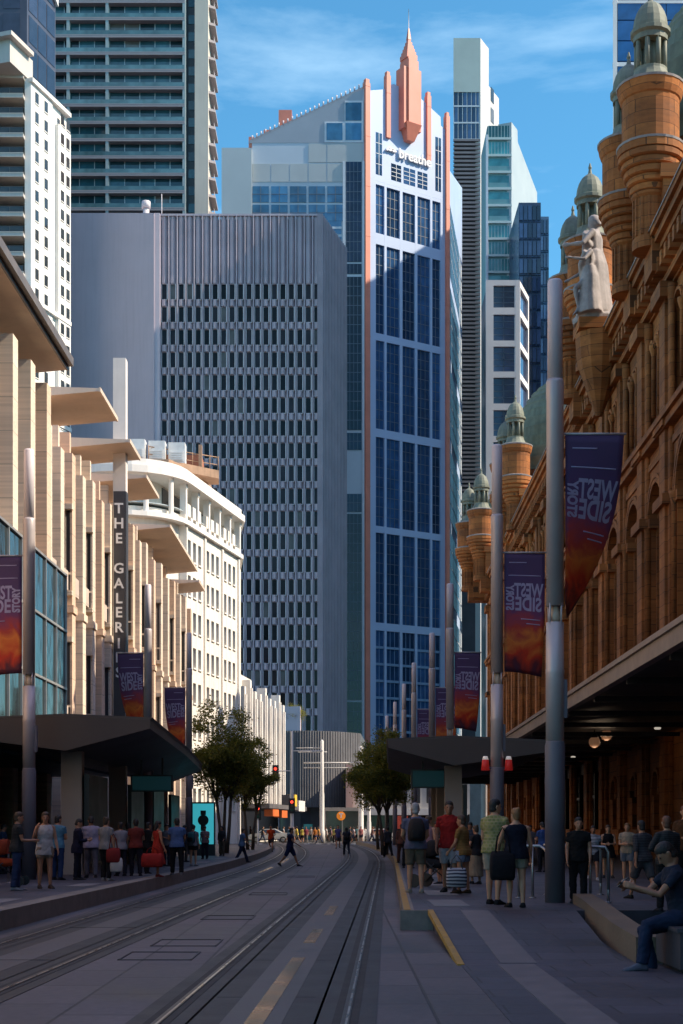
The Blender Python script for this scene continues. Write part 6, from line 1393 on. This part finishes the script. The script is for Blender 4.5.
# station entrance
root = thing('station_entrance', 'small glass station entrance with an orange T sign on its front', 'station entrance', (gx(340, 168), 168, 0)); m = MB(); m.box(-1.6, 2.2, .2, 5, 0, 3.4); part('glass_wall', m, glass('station_glass', (.10,.10,.08), .1, .3, .6), root, False); m = MB(); m.box(-1.75, 2.3, 0, 5.2, 3.4, 3.8)
part('roof', m, mat('station_roof', (.34,.32,.29), .5, .1, 1.), root, False); m = MB()
for q in (-1.7, .2, 2.1): m.box(q, q+.12, .02, .2, 0, 3.4)
part('frame', m, mat('station_roof', (.34,.32,.29)), root, False)
m = MB(); m.prism_uz([(.12+.5*math.cos(2*math.pi*j/24), 2.85+.5*math.sin(2*math.pi*j/24)) for j in range(24)], -.12, -.02); s_ = part('sign', m, glow('sign_orange', (.85,.25,.02), .25), root, False)
t = text_mb('T', .72, Matrix.Translation((.12, -.135, 2.85)) @ Matrix.Rotation(rad(90), 4, 'X'), .012, bold=.03); o = bpy.data.objects.new('lettering', t.mesh('lettering', mat('letter_white', (.8,.8,.8)))); COL.objects.link(o); o.parent = s_
root = thing('poster_stand', 'teal poster stand among the people at the far crossing', 'sign', (gx(308, 156), 156, 0)); m = MB(); m.box(-.5, .5, 0, .12, .3, 1.9); part('panel', m, mat('teal_panel', (.02,.22,.28), .5, .15, 2.), root, False); m = MB(); m.box(-.54, -.46, 0, .12, 0, 1.95); m.box(.46, .54, 0, .12, 0, 1.95); part('frame', m, blackm, root, False)
root = thing('sign_board', 'small yellow sign board on a post at the far crossing', 'sign', (gx(320.5, 153), 153, 0)); m = MB(); m.box(-.28, .28, 0, .1, .45, 1.05); m.box(-.03, .03, .03, .07, 0, .45); part('panel', m, mat('yellow_panel', (.7,.5,.03), .5, .1, 2.), root, False)
# low retail buildings closing the view at street level
cr = thing('retail_building', 'pink and white low shop building behind the far right tree', 'building', (5, 196, 0)); m = MB(); m.box(gx(346, 186), gx(353, 186), 186, 200, 0, 9.4); part('pink_column', m, mat('pink_stone', (.55,.34,.28), .6, .1, .5), cr); m = MB(); m.box(gx(353, 187), 16, 187, 206, 3.2, 8.8); part('wall', m, mat('retail_wall', (.34,.33,.32), .6, .1, .4), cr); m = MB(); m.box(gx(353, 187), 16, 187.5, 206, 0, 3.2); part('shopfront', m, dglass, cr); m = MB(); m.box(gx(353, 187), 15.6, 185, 187, 3.1, 3.9); part('awning', m, mat('retail_awning', (.62,.58,.55), .6, .1, .5), cr)
for k in range(5): m = MB(); m.box(6+k*1.9-3, 7.1+k*1.9-3, 186.94, 187, 4.6, 7.8); part('window', m, dglass, cr)
m = MB(); m.box(6.5, 8.2, 184.9, 185, 1.4, 3.); part('shop_sign', m, mat('shop_red', (.5,.06,.03), .5), cr)
def car(label, X, Y, rot, col, name='parked_car'):
    root = thing(name, label, 'car', (X, Y, 0), rot)
    prof = [(-2.15, .35), (-2.2, .62), (-2.05, .85), (-1.3, .95), (-.75, 1.38), (.55, 1.43), (1.35, 1.02), (1.95, .98), (2.12, .8), (2.15, .4)]
    m = MB(); R_ = []
    for y, sx, dz in ((-.84, .98, .0), (-.80, 1, 0), (.80, 1, 0), (.84, .98, 0)): R_.append([(x*sx, y*(1-.16*max(0, z-.95)/.45), .22+(z-.22)) for x, z in prof])
    m.loft(R_, True, False); part('body', m, mat('car_paint_%d' % int(col[0]*99), col, .25, .05, 1., spec=.7), root, False)
    for s_ in (-1, 1):
        m = MB(); y = s_*.842; P = [(-1.18, .98), (-.72, 1.33), (.5, 1.37), (1.15, 1.02)]; m.hull([(x, y*(1-.16*max(0, z-.95)/.45)+s_*.004, z) for x, z in P], [(x, y*(1-.16*max(0, z-.95)/.45)-s_*.02, z) for x, z in P]); part('window', m, dglass, root, False)
        for wx in (-1.35, 1.35):
            m = MB(); m.path([(wx, s_*.66, .32), (wx, s_*.87, .32)], [.32, .32], 16); w_ = part('wheel', m, blackm, root, False); m = MB(); m.path([(wx, s_*.86, .32), (wx, s_*.885, .32)], [.2, .18], 12); o = bpy.data.objects.new('rim', m.mesh('rim', rail)); COL.objects.link(o); o.parent = w_
        m = MB(); m.box(-2.19, -2.1, s_*.5-.16, s_*.5+.16, .66, .8); part('headlight', m, mat('letter_white', (.8,.8,.8)), root, False)
car('silver car passing side on at the far sunlit crossing', gx(270, 153), 153, 0, (.55,.54,.50), 'silver_car')
car('white car partly hidden behind pedestrians at the far right of the crossing', gx(378, 158), 158, 0, (.72,.70,.68), 'white_car')
# stroller at the left edge and one behind the grey haired man
def stroller(label, X, Y, rot, c):
    root = thing('stroller', label, 'stroller', (X, Y, PH), rad(rot)); m = MB(); m.loft([[(-.2, -.25, .42), (.2, -.25, .42), (.2, -.22, .55), (-.2, -.22, .55)], [(-.22, .1, .38), (.22, .1, .38), (.22, .12, .6), (-.22, .12, .6)], [(-.2, .3, .7), (.2, .3, .7), (.2, .22, .78), (-.2, .22, .78)]]); part('seat', m, cloth(c), root, False)
    m = MB(); m.loft([[(.23*math.cos(t), .18+.02*math.cos(t), .62+.34*math.sin(t)) for t in [math.pi*k/8 for k in range(9)]]+[(-.2, .2, .6)], [(.22*math.cos(t), -.12, .68+.30*math.sin(t)) for t in [math.pi*k/8 for k in range(9)]]+[(-.2, -.1, .66)]]); part('canopy', m, cloth(tuple(q*.6 for q in c)), root, False)
    m = MB()
    for s_ in (-1, 1): m.path([(s_*.24, -.4, .12), (s_*.24, .1, .5), (s_*.22, .5, 1.0)], .014, 6); m.path([(s_*.24, .38, .12), (s_*.24, -.05, .48)], .014, 6)
    m.path([(-.22, .5, 1.), (.22, .5, 1.)], .016, 6); part('frame', m, blackm, root, False)
    for s_ in (-1, 1):
        for y, r_ in ((-.4, .1), (.38, .14)): m = MB(); m.path([(s_*.26, y, r_), (s_*.30, y, r_)], [r_, r_], 14); part('wheel', m, blackm, root, False)
stroller('stroller with orange red seat at the left picture edge', gx(3, 31.5), 31.5, 90, (.5,.07,.02))
stroller('black stroller between the grey haired man and the man in red', gx(437, 30.5), 30.5, 60, (.02,.02,.025))
